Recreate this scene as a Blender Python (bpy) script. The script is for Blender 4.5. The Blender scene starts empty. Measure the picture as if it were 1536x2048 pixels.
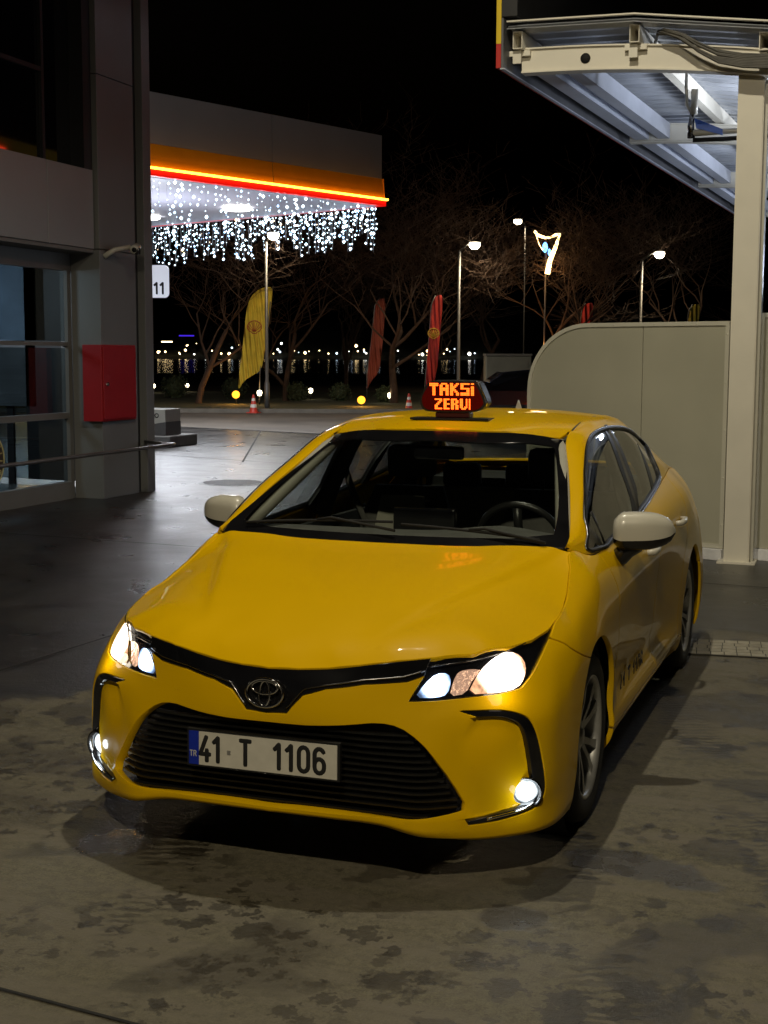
import bpy, bmesh, math, random
import numpy as np
from mathutils import Vector, Matrix
from mathutils.geometry import delaunay_2d_cdt

scene = bpy.context.scene
COL = scene.collection
rad = math.radians

# ---------------------------------------------------------------- camera
cam_d = bpy.data.cameras.new('camera'); cam = bpy.data.objects.new('camera', cam_d); COL.objects.link(cam)
scene.camera = cam
cam_d.sensor_fit = 'VERTICAL'; cam_d.sensor_height = 24.0; cam_d.sensor_width = 18.0
cam_d.lens = 2742.2 / 2048 * 24.0
cam_d.clip_start = .05; cam_d.clip_end = 4000
PIT, YAW, ROL = .112599, -.344215, .003563
CF = np.array([math.sin(YAW)*math.cos(PIT), math.cos(YAW)*math.cos(PIT), -math.sin(PIT)])
_r = np.array([math.cos(YAW), -math.sin(YAW), 0]); _u = np.cross(_r, CF)
CR = math.cos(ROL)*_r + math.sin(ROL)*_u; CU = -math.sin(ROL)*_r + math.cos(ROL)*_u
CAMP = np.array([1.81015, -3.95057, 1.70316])
_m = Matrix.Identity(4)
for _i in range(3):
    _m[_i][0], _m[_i][1], _m[_i][2], _m[_i][3] = CR[_i], CU[_i], -CF[_i], CAMP[_i]
cam.matrix_world = _m

# ---------------------------------------------------------------- world and exposure
world = bpy.data.worlds.new('World'); scene.world = world; world.use_nodes = True
_nt = world.node_tree; _bg = _nt.nodes['Background']
_sky = _nt.nodes.new('ShaderNodeTexSky'); _sky.sky_type = 'NISHITA'; _sky.sun_disc = False
_sky.sun_elevation = rad(-4.5); _sky.sun_rotation = rad(200)
_nt.links.new(_sky.outputs[0], _bg.inputs[0]); _bg.inputs[1].default_value = .10
scene.view_settings.view_transform = 'Standard'; scene.view_settings.look = 'None'
scene.view_settings.exposure = 0; scene.view_settings.gamma = 1
scene.cycles.max_bounces = 8; scene.cycles.transparent_max_bounces = 16
scene.cycles.sample_clamp_indirect = 1.2; scene.cycles.sample_clamp_direct = 30; scene.cycles.blur_glossy = 1.0
scene.cycles.use_denoising = True

# ---------------------------------------------------------------- lamp helper and assumed lamps
def lamp(name, kind, loc, power, color, target=None, size=.3, spot=None, blend=.4):
    d = bpy.data.lights.new(name, kind); o = bpy.data.objects.new(name, d); COL.objects.link(o)
    o.location = loc; d.energy = power; d.color = color
    if kind == 'AREA': d.shape = 'SQUARE'; d.size = size
    elif kind in ('POINT', 'SPOT'): d.shadow_soft_size = size
    if spot: d.spot_size = rad(spot); d.spot_blend = blend
    if target is not None:
        o.rotation_euler = (Vector(target) - Vector(loc)).to_track_quat('-Z', 'Y').to_euler()
    return o
# assumed unseen lamps: floodlight behind the camera, spot high above the taxi
lamp('assumed_floodlight', 'SPOT', (1.9, -6.6, 6.8), 1600, (1, .87, .62), (-.1, 2.8, 0), .10, 84, 1.0)
lamp('assumed_overhead_lamp', 'SPOT', (.1, 2.15, 8.0), 1020, (1, .91, .70), (.2, 2.3, 0), .08, 150, .5)

# ---------------------------------------------------------------- helpers: tags, meshes, materials
def tag(o, label=None, cat=None, group=None, kind=None):
    if label: o['label'] = label
    if cat: o['category'] = cat
    if group: o['group'] = group
    if kind: o['kind'] = kind
    return o
def empty(name, loc=(0, 0, 0), rz=0, label=None, cat=None, group=None):
    o = bpy.data.objects.new(name, None); COL.objects.link(o); o.empty_display_size = .1
    o.location = loc; o.rotation_euler = (0, 0, rz)
    return tag(o, label, cat, group)
class MB:
    """collects shapes and links them as one mesh object"""
    def __init__(s): s.v = []; s.f = []; s.mi = []; s.sm = []
    def add(s, V, F, mi=0, smooth=False):
        b = len(s.v); s.v += [tuple(map(float, p)) for p in V]
        s.f += [tuple(int(i) + b for i in f) for f in F]; s.mi += [mi]*len(F); s.sm += [smooth]*len(F)
        return s
    def box(s, x0, x1, y0, y1, z0, z1, mi=0, b=0.0):
        if b <= 0:
            V = [(x, y, z) for z in (z0, z1) for x, y in ((x0, y0), (x1, y0), (x1, y1), (x0, y1))]
            return s.add(V, [(3,2,1,0),(4,5,6,7),(0,1,5,4),(1,2,6,5),(2,3,7,6),(3,0,4,7)], mi)
        bm = bmesh.new(); bmesh.ops.create_cube(bm, size=1)
        for q in bm.verts:
            q.co = ((x0+x1)/2 + q.co.x*(x1-x0), (y0+y1)/2 + q.co.y*(y1-y0), (z0+z1)/2 + q.co.z*(z1-z0))
        bmesh.ops.bevel(bm, geom=bm.edges[:], offset=b, segments=2, profile=.5, affect='EDGES')
        bm.verts.index_update()
        s.add([q.co[:] for q in bm.verts], [[q.index for q in f.verts] for f in bm.faces], mi, False); bm.free()
        return s
    def obox(s, c, ax, ay, hx, hy, z0, z1, mi=0):
        """box with horizontal axes ax, ay (2D unit) centred at c (2D)"""
        V = []
        for z in (z0, z1):
            for a, b in ((-1, -1), (1, -1), (1, 1), (-1, 1)):
                V.append((c[0]+ax[0]*hx*a+ay[0]*hy*b, c[1]+ax[1]*hx*a+ay[1]*hy*b, z))
        return s.add(V, [(3,2,1,0),(4,5,6,7),(0,1,5,4),(1,2,6,5),(2,3,7,6),(3,0,4,7)], mi)
    def tube(s, pts, r, n=8, mi=0, cap=True, closed=False, flat=None):
        P = [Vector(p) for p in pts]; R = r if hasattr(r, '__len__') else [r]*len(P); V = []; F = []
        N = len(P); up = None
        for i, p in enumerate(P):
            t = (P[(i+1) % N] - P[i-1]) if closed else (P[min(i+1, N-1)] - P[max(i-1, 0)])
            t.normalize()
            if up is None: up = Vector((0, 0, 1)) if abs(t.z) < .9 else Vector((1, 0, 0))
            a = t.cross(up)
            if a.length < 1e-5: a = t.orthogonal()
            a.normalize(); b = a.cross(t).normalized(); up = b
            for k in range(n):
                an = 2*math.pi*k/n; o = a*math.cos(an)*R[i] + b*math.sin(an)*R[i]
                if flat is not None:
                    nn, fac = flat; o = o - nn*(o.dot(nn))*(1-fac)
                V.append(p + o)
        for i in range(N if closed else N-1):
            for k in range(n):
                j = (i+1) % N; k2 = (k+1) % n
                F.append((i*n+k, i*n+k2, j*n+k2, j*n+k))
        if cap and not closed: F += [tuple(range(n))[::-1], tuple((N-1)*n+k for k in range(n))]
        return s.add(V, F, mi, True)
    def lathe(s, prof, M=None, n=32, mi=0, smooth=True, close=False):
        """profile [(r, h)] turned about local z, placed with M"""
        V = []; F = []; m = len(prof)
        for k in range(n):
            a = 2*math.pi*k/n
            for r_, h in prof:
                p = Vector((r_*math.cos(a), r_*math.sin(a), h)); V.append(M @ p if M else p)
        for k in range(n):
            for i in range(m if close else m-1):
                i2 = (i+1) % m; k2 = (k+1) % n
                F.append((k*m+i, k2*m+i, k2*m+i2, k*m+i2))
        return s.add(V, F, mi, smooth)
    def prism(s, poly, z0, z1, M=None, mi=0):
        n = len(poly); V = [Vector((x, y, z)) for z in (z0, z1) for x, y in poly]
        if M: V = [M @ p for p in V]
        F = [tuple(range(n))[::-1], tuple(range(n, 2*n))] + [(i, (i+1) % n, n+(i+1) % n, n+i) for i in range(n)]
        return s.add(V, F, mi)
    def build(s, name, mats, parent=None, auto=None):
        me = bpy.data.meshes.new(name); me.from_pydata(s.v, [], s.f)
        if not isinstance(mats, (list, tuple)): mats = [mats]
        for m in mats: me.materials.append(m)
        me.polygons.foreach_set('material_index', s.mi); me.polygons.foreach_set('use_smooth', s.sm)
        me.update()
        o = bpy.data.objects.new(name, me); COL.objects.link(o)
        if parent: o.parent = parent
        return o
def axis(o, z, x=None):
    """matrix with origin o and local z along z"""
    z = Vector(z).normalized(); x = Vector(x) if x else z.orthogonal()
    x = (x - z*x.dot(z)).normalized(); y = z.cross(x)
    m = Matrix.Identity(4)
    for i in range(3): m[i][0], m[i][1], m[i][2], m[i][3] = x[i], y[i], z[i], o[i]
    return m

def mat(name, base=(.5, .5, .5), rough=.5, metal=0, coat=0, emit=None, es=0, spec=None, bump=0, bscale=60, var=0, vscale=3, rvar=0, trans=0, ior=None):
    m = bpy.data.materials.new(name); m.use_nodes = True; nt = m.node_tree; p = nt.nodes['Principled BSDF']
    p.inputs['Base Color'].default_value = (*base, 1); p.inputs['Roughness'].default_value = rough
    p.inputs['Metallic'].default_value = metal; p.inputs['Coat Weight'].default_value = coat
    p.inputs['Coat Roughness'].default_value = .035; p.inputs['Coat IOR'].default_value = 1.33
    if spec is not None: p.inputs['Specular IOR Level'].default_value = spec
    if emit: p.inputs['Emission Color'].default_value = (*emit, 1); p.inputs['Emission Strength'].default_value = es
    if trans: p.inputs['Transmission Weight'].default_value = trans
    if ior: p.inputs['IOR'].default_value = ior
    tc = None
    if var or bump or rvar:
        tc = nt.nodes.new('ShaderNodeTexCoord')
        nz = nt.nodes.new('ShaderNodeTexNoise'); nz.inputs['Scale'].default_value = vscale; nz.inputs['Detail'].default_value = 5
        nt.links.new(tc.outputs['Object'], nz.inputs['Vector'])
        if var:
            r = nt.nodes.new('ShaderNodeMapRange'); r.inputs[1].default_value = .3; r.inputs[2].default_value = .7
            r.inputs[3].default_value = 1-var; r.inputs[4].default_value = 1+var
            nt.links.new(nz.outputs[0], r.inputs[0])
            mx = nt.nodes.new('ShaderNodeVectorMath'); mx.operation = 'SCALE'; mx.inputs[0].default_value = base
            nt.links.new(r.outputs[0], mx.inputs['Scale']); nt.links.new(mx.outputs[0], p.inputs['Base Color'])
        if rvar:
            r = nt.nodes.new('ShaderNodeMapRange'); r.inputs[1].default_value = .3; r.inputs[2].default_value = .7
            r.inputs[3].default_value = max(.02, rough-rvar); r.inputs[4].default_value = min(1, rough+rvar)
            nt.links.new(nz.outputs[0], r.inputs[0]); nt.links.new(r.outputs[0], p.inputs['Roughness'])
        if bump:
            n2 = nt.nodes.new('ShaderNodeTexNoise'); n2.inputs['Scale'].default_value = bscale; n2.inputs['Detail'].default_value = 3
            nt.links.new(tc.outputs['Object'], n2.inputs['Vector'])
            b = nt.nodes.new('ShaderNodeBump'); b.inputs['Strength'].default_value = bump; b.inputs['Distance'].default_value = .01
            nt.links.new(n2.outputs[0], b.inputs['Height']); nt.links.new(b.outputs[0], p.inputs['Normal'])
    return m
def glass(name, tint=(.8, .85, .85), rough=0.0, ior=1.5):
    m = bpy.data.materials.new(name); m.use_nodes = True; nt = m.node_tree; nt.nodes.clear()
    out = nt.nodes.new('ShaderNodeOutputMaterial'); mix = nt.nodes.new('ShaderNodeMixShader')
    tr = nt.nodes.new('ShaderNodeBsdfTransparent'); tr.inputs[0].default_value = (*tint, 1)
    gl = nt.nodes.new('ShaderNodeBsdfGlossy'); gl.inputs['Roughness'].default_value = rough; gl.inputs[0].default_value = (1, 1, 1, 1)
    fr = nt.nodes.new('ShaderNodeFresnel'); ge = nt.nodes.new('ShaderNodeNewGeometry'); mr = nt.nodes.new('ShaderNodeMapRange')
    mr.inputs[3].default_value = ior; mr.inputs[4].default_value = 1/ior   # the same pane seen from either side
    nt.links.new(ge.outputs['Backfacing'], mr.inputs[0]); nt.links.new(mr.outputs[0], fr.inputs[0])
    nt.links.new(fr.outputs[0], mix.inputs[0]); nt.links.new(tr.outputs[0], mix.inputs[1]); nt.links.new(gl.outputs[0], mix.inputs[2])
    nt.links.new(mix.outputs[0], out.inputs[0])
    return m
def emis(name, col, s):
    m = bpy.data.materials.new(name); m.use_nodes = True; nt = m.node_tree; nt.nodes.clear()
    out = nt.nodes.new('ShaderNodeOutputMaterial'); e = nt.nodes.new('ShaderNodeEmission')
    e.inputs[0].default_value = (*col, 1); e.inputs[1].default_value = s
    nt.links.new(e.outputs[0], out.inputs[0]); return m

M = {
 'paint': mat('taxi_yellow_paint', (.62, .368, 0.0), .44, coat=.55, spec=.05, var=.03, vscale=2, bump=.004, bscale=900),
 'gloss': mat('piano_black', (.006, .006, .007), .12, coat=.6, var=.3, vscale=8),
 'trim': mat('black_plastic', (.008, .008, .008), .45, bump=.05, bscale=500, var=.2, vscale=20),
 'dark': mat('matt_black', (.006, .006, .006), .85, var=.3, vscale=6),
 'rubber': mat('tyre_rubber', (.009, .009, .0085), .75, bump=.1, bscale=150, var=.3, vscale=15),
 'alloy': mat('alloy_silver', (.36, .36, .35), .35, metal=.6, var=.1, vscale=25),
 'chrome': mat('chrome', (.75, .75, .76), .10, metal=1, rvar=.04, vscale=20, var=.02),
 'chrome_dull': mat('satin_chrome', (.15, .15, .155), .22, metal=1, rvar=.06, vscale=20, var=.05),
 'white': mat('white_gloss_paint', (.50, .48, .41), .30, coat=.8, var=.03, vscale=8),
 'glass': glass('windscreen_glass', (.80, .84, .82)),
 'tint': glass('tinted_side_glass', (.42, .46, .45)),
 'lens': glass('clear_lens', (.93, .95, .97)),
 'beam': None,
 'drl': emis('running_light_glow', (.62, .80, 1), 7),
 'fog': emis('fog_lamp_glow', (.80, .94, 1), 14),
 'interior': mat('interior_charcoal', (.085, .083, .075), .8, bump=.1, bscale=300, var=.2, vscale=10),
 'beige': mat('beige_trim', (.30, .29, .24), .75, bump=.05, bscale=300, var=.08, vscale=8),
 'plate': mat('plate_white', (.50, .48, .42), .35, var=.05, vscale=30),
 'blue': mat('plate_blue', (.004, .02, .30), .4, var=.05, vscale=30),
 'ink': mat('plate_ink', (.004, .004, .004), .8, var=.1, vscale=30),
 'red_lens': mat('red_lens', (.25, .004, .004), .15, coat=1, var=.1, vscale=30),
}
def beam_glow(c=(.705, .27, .70), r0=.050, r1=.100, hi=14, lo=1.2, core=(1, .86, .70, 1), rim=(1, .50, .26, 1), nm='low_beam_glow'):
    # hot lamp core that falls off to a warm rim
    m = emis(nm, (1, .8, .58), 14); nt = m.node_tree; e = nt.nodes['Emission']; N = nt.nodes.new; L = nt.links
    tc = N('ShaderNodeTexCoord'); ab = N('ShaderNodeVectorMath'); ab.operation = 'ABSOLUTE'; L.new(tc.outputs['Object'], ab.inputs[0])
    d = N('ShaderNodeVectorMath'); d.operation = 'DISTANCE'; L.new(ab.outputs[0], d.inputs[0]); d.inputs[1].default_value = c
    r = N('ShaderNodeMapRange'); L.new(d.outputs['Value'], r.inputs[0]); r.interpolation_type = 'SMOOTHSTEP'; r.inputs[1].default_value = r0; r.inputs[2].default_value = r1; r.inputs[3].default_value = hi; r.inputs[4].default_value = lo
    v = N('ShaderNodeTexNoise'); v.inputs['Scale'].default_value = 45; L.new(tc.outputs['Object'], v.inputs[0])
    mu = N('ShaderNodeMath'); mu.operation = 'MULTIPLY'; L.new(r.outputs[0], mu.inputs[0])
    r3 = N('ShaderNodeMapRange'); L.new(v.outputs[0], r3.inputs[0]); r3.inputs[1].default_value = .3; r3.inputs[2].default_value = .7; r3.inputs[3].default_value = .5; r3.inputs[4].default_value = 1.5
    L.new(r3.outputs[0], mu.inputs[1]); L.new(mu.outputs[0], e.inputs[1])
    r2 = N('ShaderNodeMapRange'); L.new(d.outputs['Value'], r2.inputs[0]); r2.inputs[1].default_value = r0*1.2; r2.inputs[2].default_value = r1
    mx = N('ShaderNodeMix'); mx.data_type = 'RGBA'; L.new(r2.outputs[0], mx.inputs[0]); mx.inputs[6].default_value = core; mx.inputs[7].default_value = rim; L.new(mx.outputs[2], e.inputs[0])
    return m
M['beam'] = beam_glow()
M['drl'] = beam_glow((.522, .130, .668), .014, .062, 9, .30, (.72, .85, 1, 1), (.35, .55, 1, 1), 'running_light_glow')
M['fog'] = beam_glow((.792, .262, .305), .012, .043, 9, .35, (.85, .95, 1, 1), (.75, .85, .9, 1), 'fog_lamp_glow')
# ---------------------------------------------------------------- smooth surfaces of the car body
class Patch:
    """bicubic surface through a grid of points P[row v][col u]"""
    def __init__(s, P, ku=None, kv=None):
        s.P = np.array(P, float)
        n, m = s.P.shape[:2]
        if ku is None:
            ku = np.r_[0, np.cumsum(np.linalg.norm(np.diff(s.P, axis=1), axis=2).mean(0))]
        if kv is None:
            kv = np.r_[0, np.cumsum(np.linalg.norm(np.diff(s.P, axis=0), axis=2).mean(1))]
        s.ku, s.kv = np.array(ku, float), np.array(kv, float)
        s._dense = None
    @staticmethod
    def _interp(k, V, t):
        # V: (m, T, 3) values per knot and target (or (m,1,3)); t: (T,)
        m = len(k)
        d = np.diff(k)
        sl = (V[1:] - V[:-1]) / d[:, None, None]
        T = np.empty_like(V)
        T[1:-1] = (sl[:-1] * d[1:, None, None] + sl[1:] * d[:-1, None, None]) / (d[1:] + d[:-1])[:, None, None]
        T[0] = 1.5 * sl[0] - .5 * T[1] if m > 2 else sl[0]
        T[-1] = 1.5 * sl[-1] - .5 * T[-2] if m > 2 else sl[-1]
        i = np.clip(np.searchsorted(k, t, side='right') - 1, 0, m - 2)
        h = d[i]; x = ((t - k[i]) / h)[:, None]
        j = np.arange(len(t)) if V.shape[1] > 1 else np.zeros(len(t), int)
        a, b, ta, tb = V[i, j], V[i + 1, j], T[i, j] * h[:, None], T[i + 1, j] * h[:, None]
        lo = x < 0; hi = x > 1
        xc = np.clip(x, 0, 1)
        r = (2*xc**3 - 3*xc**2 + 1)*a + (xc**3 - 2*xc**2 + xc)*ta + (-2*xc**3 + 3*xc**2)*b + (xc**3 - xc**2)*tb
        r = r + np.where(lo, x*ta, 0) + np.where(hi, (x - 1)*tb, 0)
        return r
    def ev(s, u, v):
        u = np.atleast_1d(np.asarray(u, float)); v = np.atleast_1d(np.asarray(v, float))
        rows = np.stack([Patch._interp(s.ku, s.P[i][:, None, :], u) for i in range(len(s.P))])  # (n,T,3)
        return Patch._interp(s.kv, rows, v)
    def nrm(s, u, v, e=2e-3):
        u = np.atleast_1d(np.asarray(u, float)); v = np.atleast_1d(np.asarray(v, float))
        uu = np.clip(u, s.ku[0] + e, s.ku[-1] - e); vv = np.clip(v, s.kv[0] + e, s.kv[-1] - e)
        n = np.cross(s.ev(uu + e, vv) - s.ev(uu - e, vv), s.ev(uu, vv + e) - s.ev(uu, vv - e))
        return n / (np.linalg.norm(n, axis=1)[:, None] + 1e-12)
    def dense(s):
        if s._dense is None:
            U_, V_ = np.meshgrid(np.linspace(s.ku[0], s.ku[-1], 420), np.linspace(s.kv[0], s.kv[-1], 110))
            U_, V_ = U_.ravel(), V_.ravel()
            s._dense = (U_, V_, s.ev(U_, V_))
        return s._dense
    def near(s, pt, w=(1, 1, 1), cost=None):
        """(u,v) of the surface point nearest to pt with per-axis weights"""
        U_, V_, D = s.dense(); w = np.array(w, float); pt = np.array(pt, float)
        def f(q): return (q - pt) * w
        i = np.argmin((f(D)**2).sum(1)); u, v = U_[i], V_[i]
        for _ in range(12):
            P0 = s.ev(u, v)[0]; Pu = s.ev(u + 1e-4, v)[0]; Pv = s.ev(u, v + 1e-4)[0]
            J = np.stack([(Pu - P0) * w, (Pv - P0) * w], 1) / 1e-4
            st = np.linalg.lstsq(J, -f(P0), rcond=None)[0]
            st = np.clip(st, -.03, .03); u += st[0]; v += st[1]
        return float(u), float(v)

# body wall: columns run from the middle of the nose round the corner to the tail, rows from sill to belt
_W = [
 [(0,.10,.222),(0,.012,.226),(0,-.005,.25),(0,.0,.29),(0,-.005,.42),(0,-.02,.54),(0,-.018,.615),(0,-.012,.665),(0,.0,.706)],
 [(.2,.10,.222),(.2,.015,.226),(.2,-.003,.25),(.2,.002,.29),(.2,.0,.42),(.2,-.015,.54),(.2,-.008,.615),(.2,.006,.665),(.2,.03,.715)],
 [(.38,.10,.218),(.38,.02,.222),(.38,.0,.25),(.38,.008,.29),(.37,.012,.42),(.366,.028,.545),(.366,.042,.61),(.37,.058,.67),(.38,.075,.738)],
 [(.52,.13,.19),(.52,.032,.195),(.52,.012,.242),(.515,.025,.29),(.51,.045,.42),(.505,.075,.54),(.505,.10,.615),(.51,.122,.68),(.52,.145,.75)],
 [(.64,.150,.172),(.648,.108,.182),(.645,.095,.24),(.635,.105,.29),(.61,.11,.42),(.615,.125,.55),(.62,.155,.625),(.62,.188,.69),(.625,.225,.755)],
 [(.73,.21,.168),(.738,.175,.180),(.735,.168,.24),(.73,.17,.29),(.715,.175,.42),(.722,.188,.56),(.718,.228,.63),(.716,.275,.70),(.715,.333,.766)],
 [(.812,.285,.166),(.820,.258,.182),(.817,.25,.245),(.812,.245,.30),(.803,.243,.42),(.80,.255,.54),(.788,.31,.64),(.777,.37,.71),(.765,.44,.775)],
 [(.85,.365,.163),(.858,.342,.185),(.854,.34,.25),(.856,.327,.31),(.854,.322,.42),(.852,.34,.54),(.835,.395,.64),(.815,.46,.72),(.792,.56,.79)],
 [(.868,.47,.162),(.875,.455,.19),(.876,.45,.25),(.879,.445,.31),(.879,.445,.42),(.876,.46,.54),(.862,.51,.65),(.84,.58,.74),(.80,.67,.812)],
 [(.87,.62,.16),(.88,.61,.2),(.885,.60,.25),(.888,.60,.32),(.890,.60,.43),(.888,.61,.55),(.878,.64,.67),(.850,.70,.76),(.795,.77,.83)],
 [(.87,.80,.165),(.88,.80,.2),(.886,.80,.26),(.89,.80,.34),(.892,.80,.46),(.891,.80,.58),(.880,.81,.70),(.846,.84,.80),(.785,.88,.865)],
 [(.87,.96,.165),(.88,.96,.2),(.887,.96,.26),(.891,.96,.34),(.893,.96,.46),(.892,.96,.6),(.880,.96,.73),(.842,.98,.84),(.765,1.0,.915)],
]
_S = [ # y, x and z per row for the flank
 (1.13,(.86,.872,.88,.884,.887,.886,.876,.84,.745),(.165,.2,.26,.34,.47,.62,.76,.885,.980)),
 (1.22,(.85,.868,.877,.880,.884,.884,.876,.848,.783),(.165,.2,.26,.34,.47,.62,.76,.875,.954)),
 (1.45,(.83,.858,.882,.862,.869,.876,.877,.852,.803),(.16,.195,.25,.34,.48,.64,.77,.87,.945)),
 (1.70,(.82,.852,.884,.852,.860,.871,.880,.857,.809),(.16,.195,.25,.34,.48,.64,.78,.875,.952)),
 (1.95,(.82,.852,.884,.850,.858,.870,.882,.859,.810),(.16,.195,.25,.34,.48,.64,.79,.885,.965)),
 (2.25,(.82,.852,.884,.850,.858,.870,.884,.860,.806),(.16,.195,.25,.34,.48,.64,.80,.90,.985)),
 (2.60,(.82,.852,.884,.852,.861,.872,.885,.860,.797),(.16,.195,.25,.34,.48,.64,.815,.925,1.012)),
 (3.00,(.83,.858,.882,.868,.875,.881,.885,.857,.780),(.16,.198,.26,.34,.48,.64,.825,.945,1.045)),
 (3.35,(.86,.872,.88,.884,.889,.890,.884,.852,.762),(.165,.2,.26,.34,.48,.64,.825,.955,1.070)),
 (3.64,(.87,.88,.887,.891,.893,.892,.884,.846,.740),(.165,.2,.26,.34,.48,.64,.825,.96,1.085)),
 (4.00,(.86,.872,.882,.887,.889,.882,.858,.800,.700),(.17,.205,.27,.35,.48,.64,.82,.96,1.075)),
 (4.30,(.83,.845,.860,.866,.865,.852,.820,.765,.680),(.20,.235,.30,.37,.50,.65,.81,.95,1.050)),
]
_cols = [list(c) for c in _W] + [[(x, y, z) for x, z in zip(X, Z)] for y, X, Z in _S]
_cols += [[(x, yy, z) for x, yy, z in zip((.74,.755,.77,.775,.775,.77,.745,.70,.60), (4.44,4.47,4.50,4.51,4.51,4.50,4.48,4.45,4.42), (.21,.25,.31,.38,.50,.65,.81,.94,1.03))],
          [(x, yy, z) for x, yy, z in zip((.45,)*9, (4.52,4.57,4.60,4.61,4.61,4.58,4.56,4.55,4.50), (.22,.26,.32,.39,.51,.65,.81,.93,1.02))],
          [(x, yy, z) for x, yy, z in zip((0,)*9, (4.54,4.59,4.62,4.63,4.63,4.60,4.58,4.57,4.52), (.22,.26,.32,.39,.51,.65,.81,.93,1.02))]]
_g = np.array(_cols).transpose(1, 0, 2)
W = Patch(_g)
UK = {i: W.ku[i] for i in range(len(W.ku))}

# upper side: belt, middle, top of the windows, roof rail, windscreen edge / roof ditch
_G = [
 [(.745,1.13,.98),(.742,1.13,.987),(.738,1.128,.993),(.733,1.125,1.0),(.728,1.12,1.003)],
 [(.783,1.22,.954),(.770,1.23,.985),(.757,1.24,1.012),(.742,1.235,1.024),(.716,1.215,1.022)],
 [(.803,1.45,.945),(.775,1.46,1.03),(.735,1.47,1.112),(.710,1.465,1.138),(.666,1.45,1.130)],
 [(.809,1.70,.952),(.760,1.71,1.085),(.690,1.72,1.220),(.660,1.71,1.247),(.606,1.69,1.245)],
 [(.810,1.95,.965),(.740,1.96,1.14),(.648,1.96,1.318),(.614,1.94,1.347),(.548,1.91,1.352)],
 [(.806,2.25,.985),(.733,2.25,1.165),(.632,2.25,1.366),(.597,2.25,1.397),(.540,2.22,1.408)],
 [(.797,2.60,1.012),(.728,2.60,1.18),(.625,2.60,1.380),(.590,2.60,1.411),(.535,2.60,1.424)],
 [(.780,3.00,1.045),(.720,3.00,1.19),(.618,3.00,1.358),(.582,3.00,1.391),(.530,3.00,1.408)],
 [(.762,3.35,1.070),(.705,3.35,1.175),(.620,3.36,1.285),(.580,3.35,1.322),(.530,3.35,1.340)],
 [(.740,3.64,1.085),(.700,3.65,1.145),(.642,3.68,1.200),(.605,3.68,1.235),(.558,3.68,1.245)],
 [(.700,4.00,1.075),(.690,4.0,1.09),(.670,4.0,1.103),(.650,4.0,1.112),(.620,4.0,1.115)],
 [(.680,4.30,1.05),(.675,4.3,1.054),(.670,4.3,1.057),(.662,4.3,1.060),(.65,4.3,1.061)],
]
G = Patch(np.array(_G).transpose(1, 0, 2))
# windscreen
_WS = [[(x, y, z) for x, y, z in r] for r in (
 [(-.740,1.13,.990),(-.56,1.085,.985),(-.3,1.05,.980),(0,1.04,.978),(.3,1.05,.980),(.56,1.085,.985),(.740,1.13,.990)],
 [(-.672,1.405,1.114),(-.49,1.345,1.125),(-.26,1.31,1.127),(0,1.30,1.127),(.26,1.31,1.127),(.49,1.345,1.125),(.672,1.405,1.114)],
 [(-.606,1.68,1.238),(-.44,1.61,1.262),(-.23,1.58,1.268),(0,1.57,1.269),(.23,1.58,1.268),(.44,1.61,1.262),(.606,1.68,1.238)],
 [(-.545,1.92,1.350),(-.40,1.865,1.377),(-.2,1.838,1.383),(0,1.83,1.385),(.2,1.838,1.383),(.40,1.865,1.377),(.545,1.92,1.350)])]
WS = Patch(np.array(_WS))
_RW = [
 [(-.60,4.05,1.095),(-.3,4.12,1.10),(0,4.14,1.10),(.3,4.12,1.10),(.60,4.05,1.095)],
 [(-.56,3.70,1.235),(-.28,3.77,1.255),(0,3.79,1.258),(.28,3.77,1.255),(.56,3.70,1.235)],
 [(-.53,3.36,1.342),(-.26,3.42,1.362),(0,3.44,1.365),(.26,3.42,1.362),(.53,3.36,1.342)]]
RW = Patch(np.array(_RW)[:, ::-1])

class TPS:
    """smooth height field z(x,y) through points, symmetric in x"""
    def __init__(s, pts, lam=1e-5):
        pts = np.array(pts, float)
        m = pts[pts[:, 0] > 1e-6] * [-1, 1, 1]
        pts = np.vstack([pts, m]); s.c = pts[:, :2]
        n = len(pts); K = s._k(s.c, s.c) + lam * np.eye(n)
        Q = np.c_[np.ones(n), s.c]; A = np.block([[K, Q], [Q.T, np.zeros((3, 3))]])
        s.w = np.linalg.solve(A, np.r_[pts[:, 2], 0, 0, 0])
    @staticmethod
    def _k(a, b):
        r2 = ((a[:, None] - b[None])**2).sum(2)
        return r2 * np.log(r2 + 1e-12)
    def z(s, x, y):
        q = np.c_[np.atleast_1d(x), np.atleast_1d(y)]
        return s._k(q, s.c) @ s.w[:-3] + s.w[-3] + q @ s.w[-2:]
HOOD_EDGE = [(0,.0,.706),(.1,.010,.709),(.2,.03,.715),(.29,.050,.727),(.38,.075,.738),(.45,.108,.745),(.52,.145,.75),(.625,.225,.755),(.715,.333,.766),(.765,.44,.775),(.792,.56,.79),(.80,.67,.812),(.795,.77,.83),(.785,.88,.865),(.765,1.0,.915),(.745,1.13,.980)]
hoodT = TPS(HOOD_EDGE + [(0,.04,.742),(.2,.065,.748),(.38,.11,.765),(.52,.19,.777),(.64,.28,.782),(0,.15,.795),(0,.35,.848),(0,.7,.915),(0,1.05,.968),
  (.25,.2,.805),(.35,.35,.838),(.35,.6,.890),(.35,.85,.934),(.35,1.06,.970),(.6,.42,.828),(.6,.7,.885),(.62,.9,.930),(.62,1.09,.976)])
def hood_z(x, y):
    z = hoodT.z(x, y); ax = np.abs(x)
    xr = .30 + (np.asarray(y) - .12) * .40
    f = np.clip((np.asarray(y) - .12) / .35, 0, 1); f = f*f*(3 - 2*f)
    return z + .020 * f / (1 + np.exp((ax - xr) / .011)) - .006 * f
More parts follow.
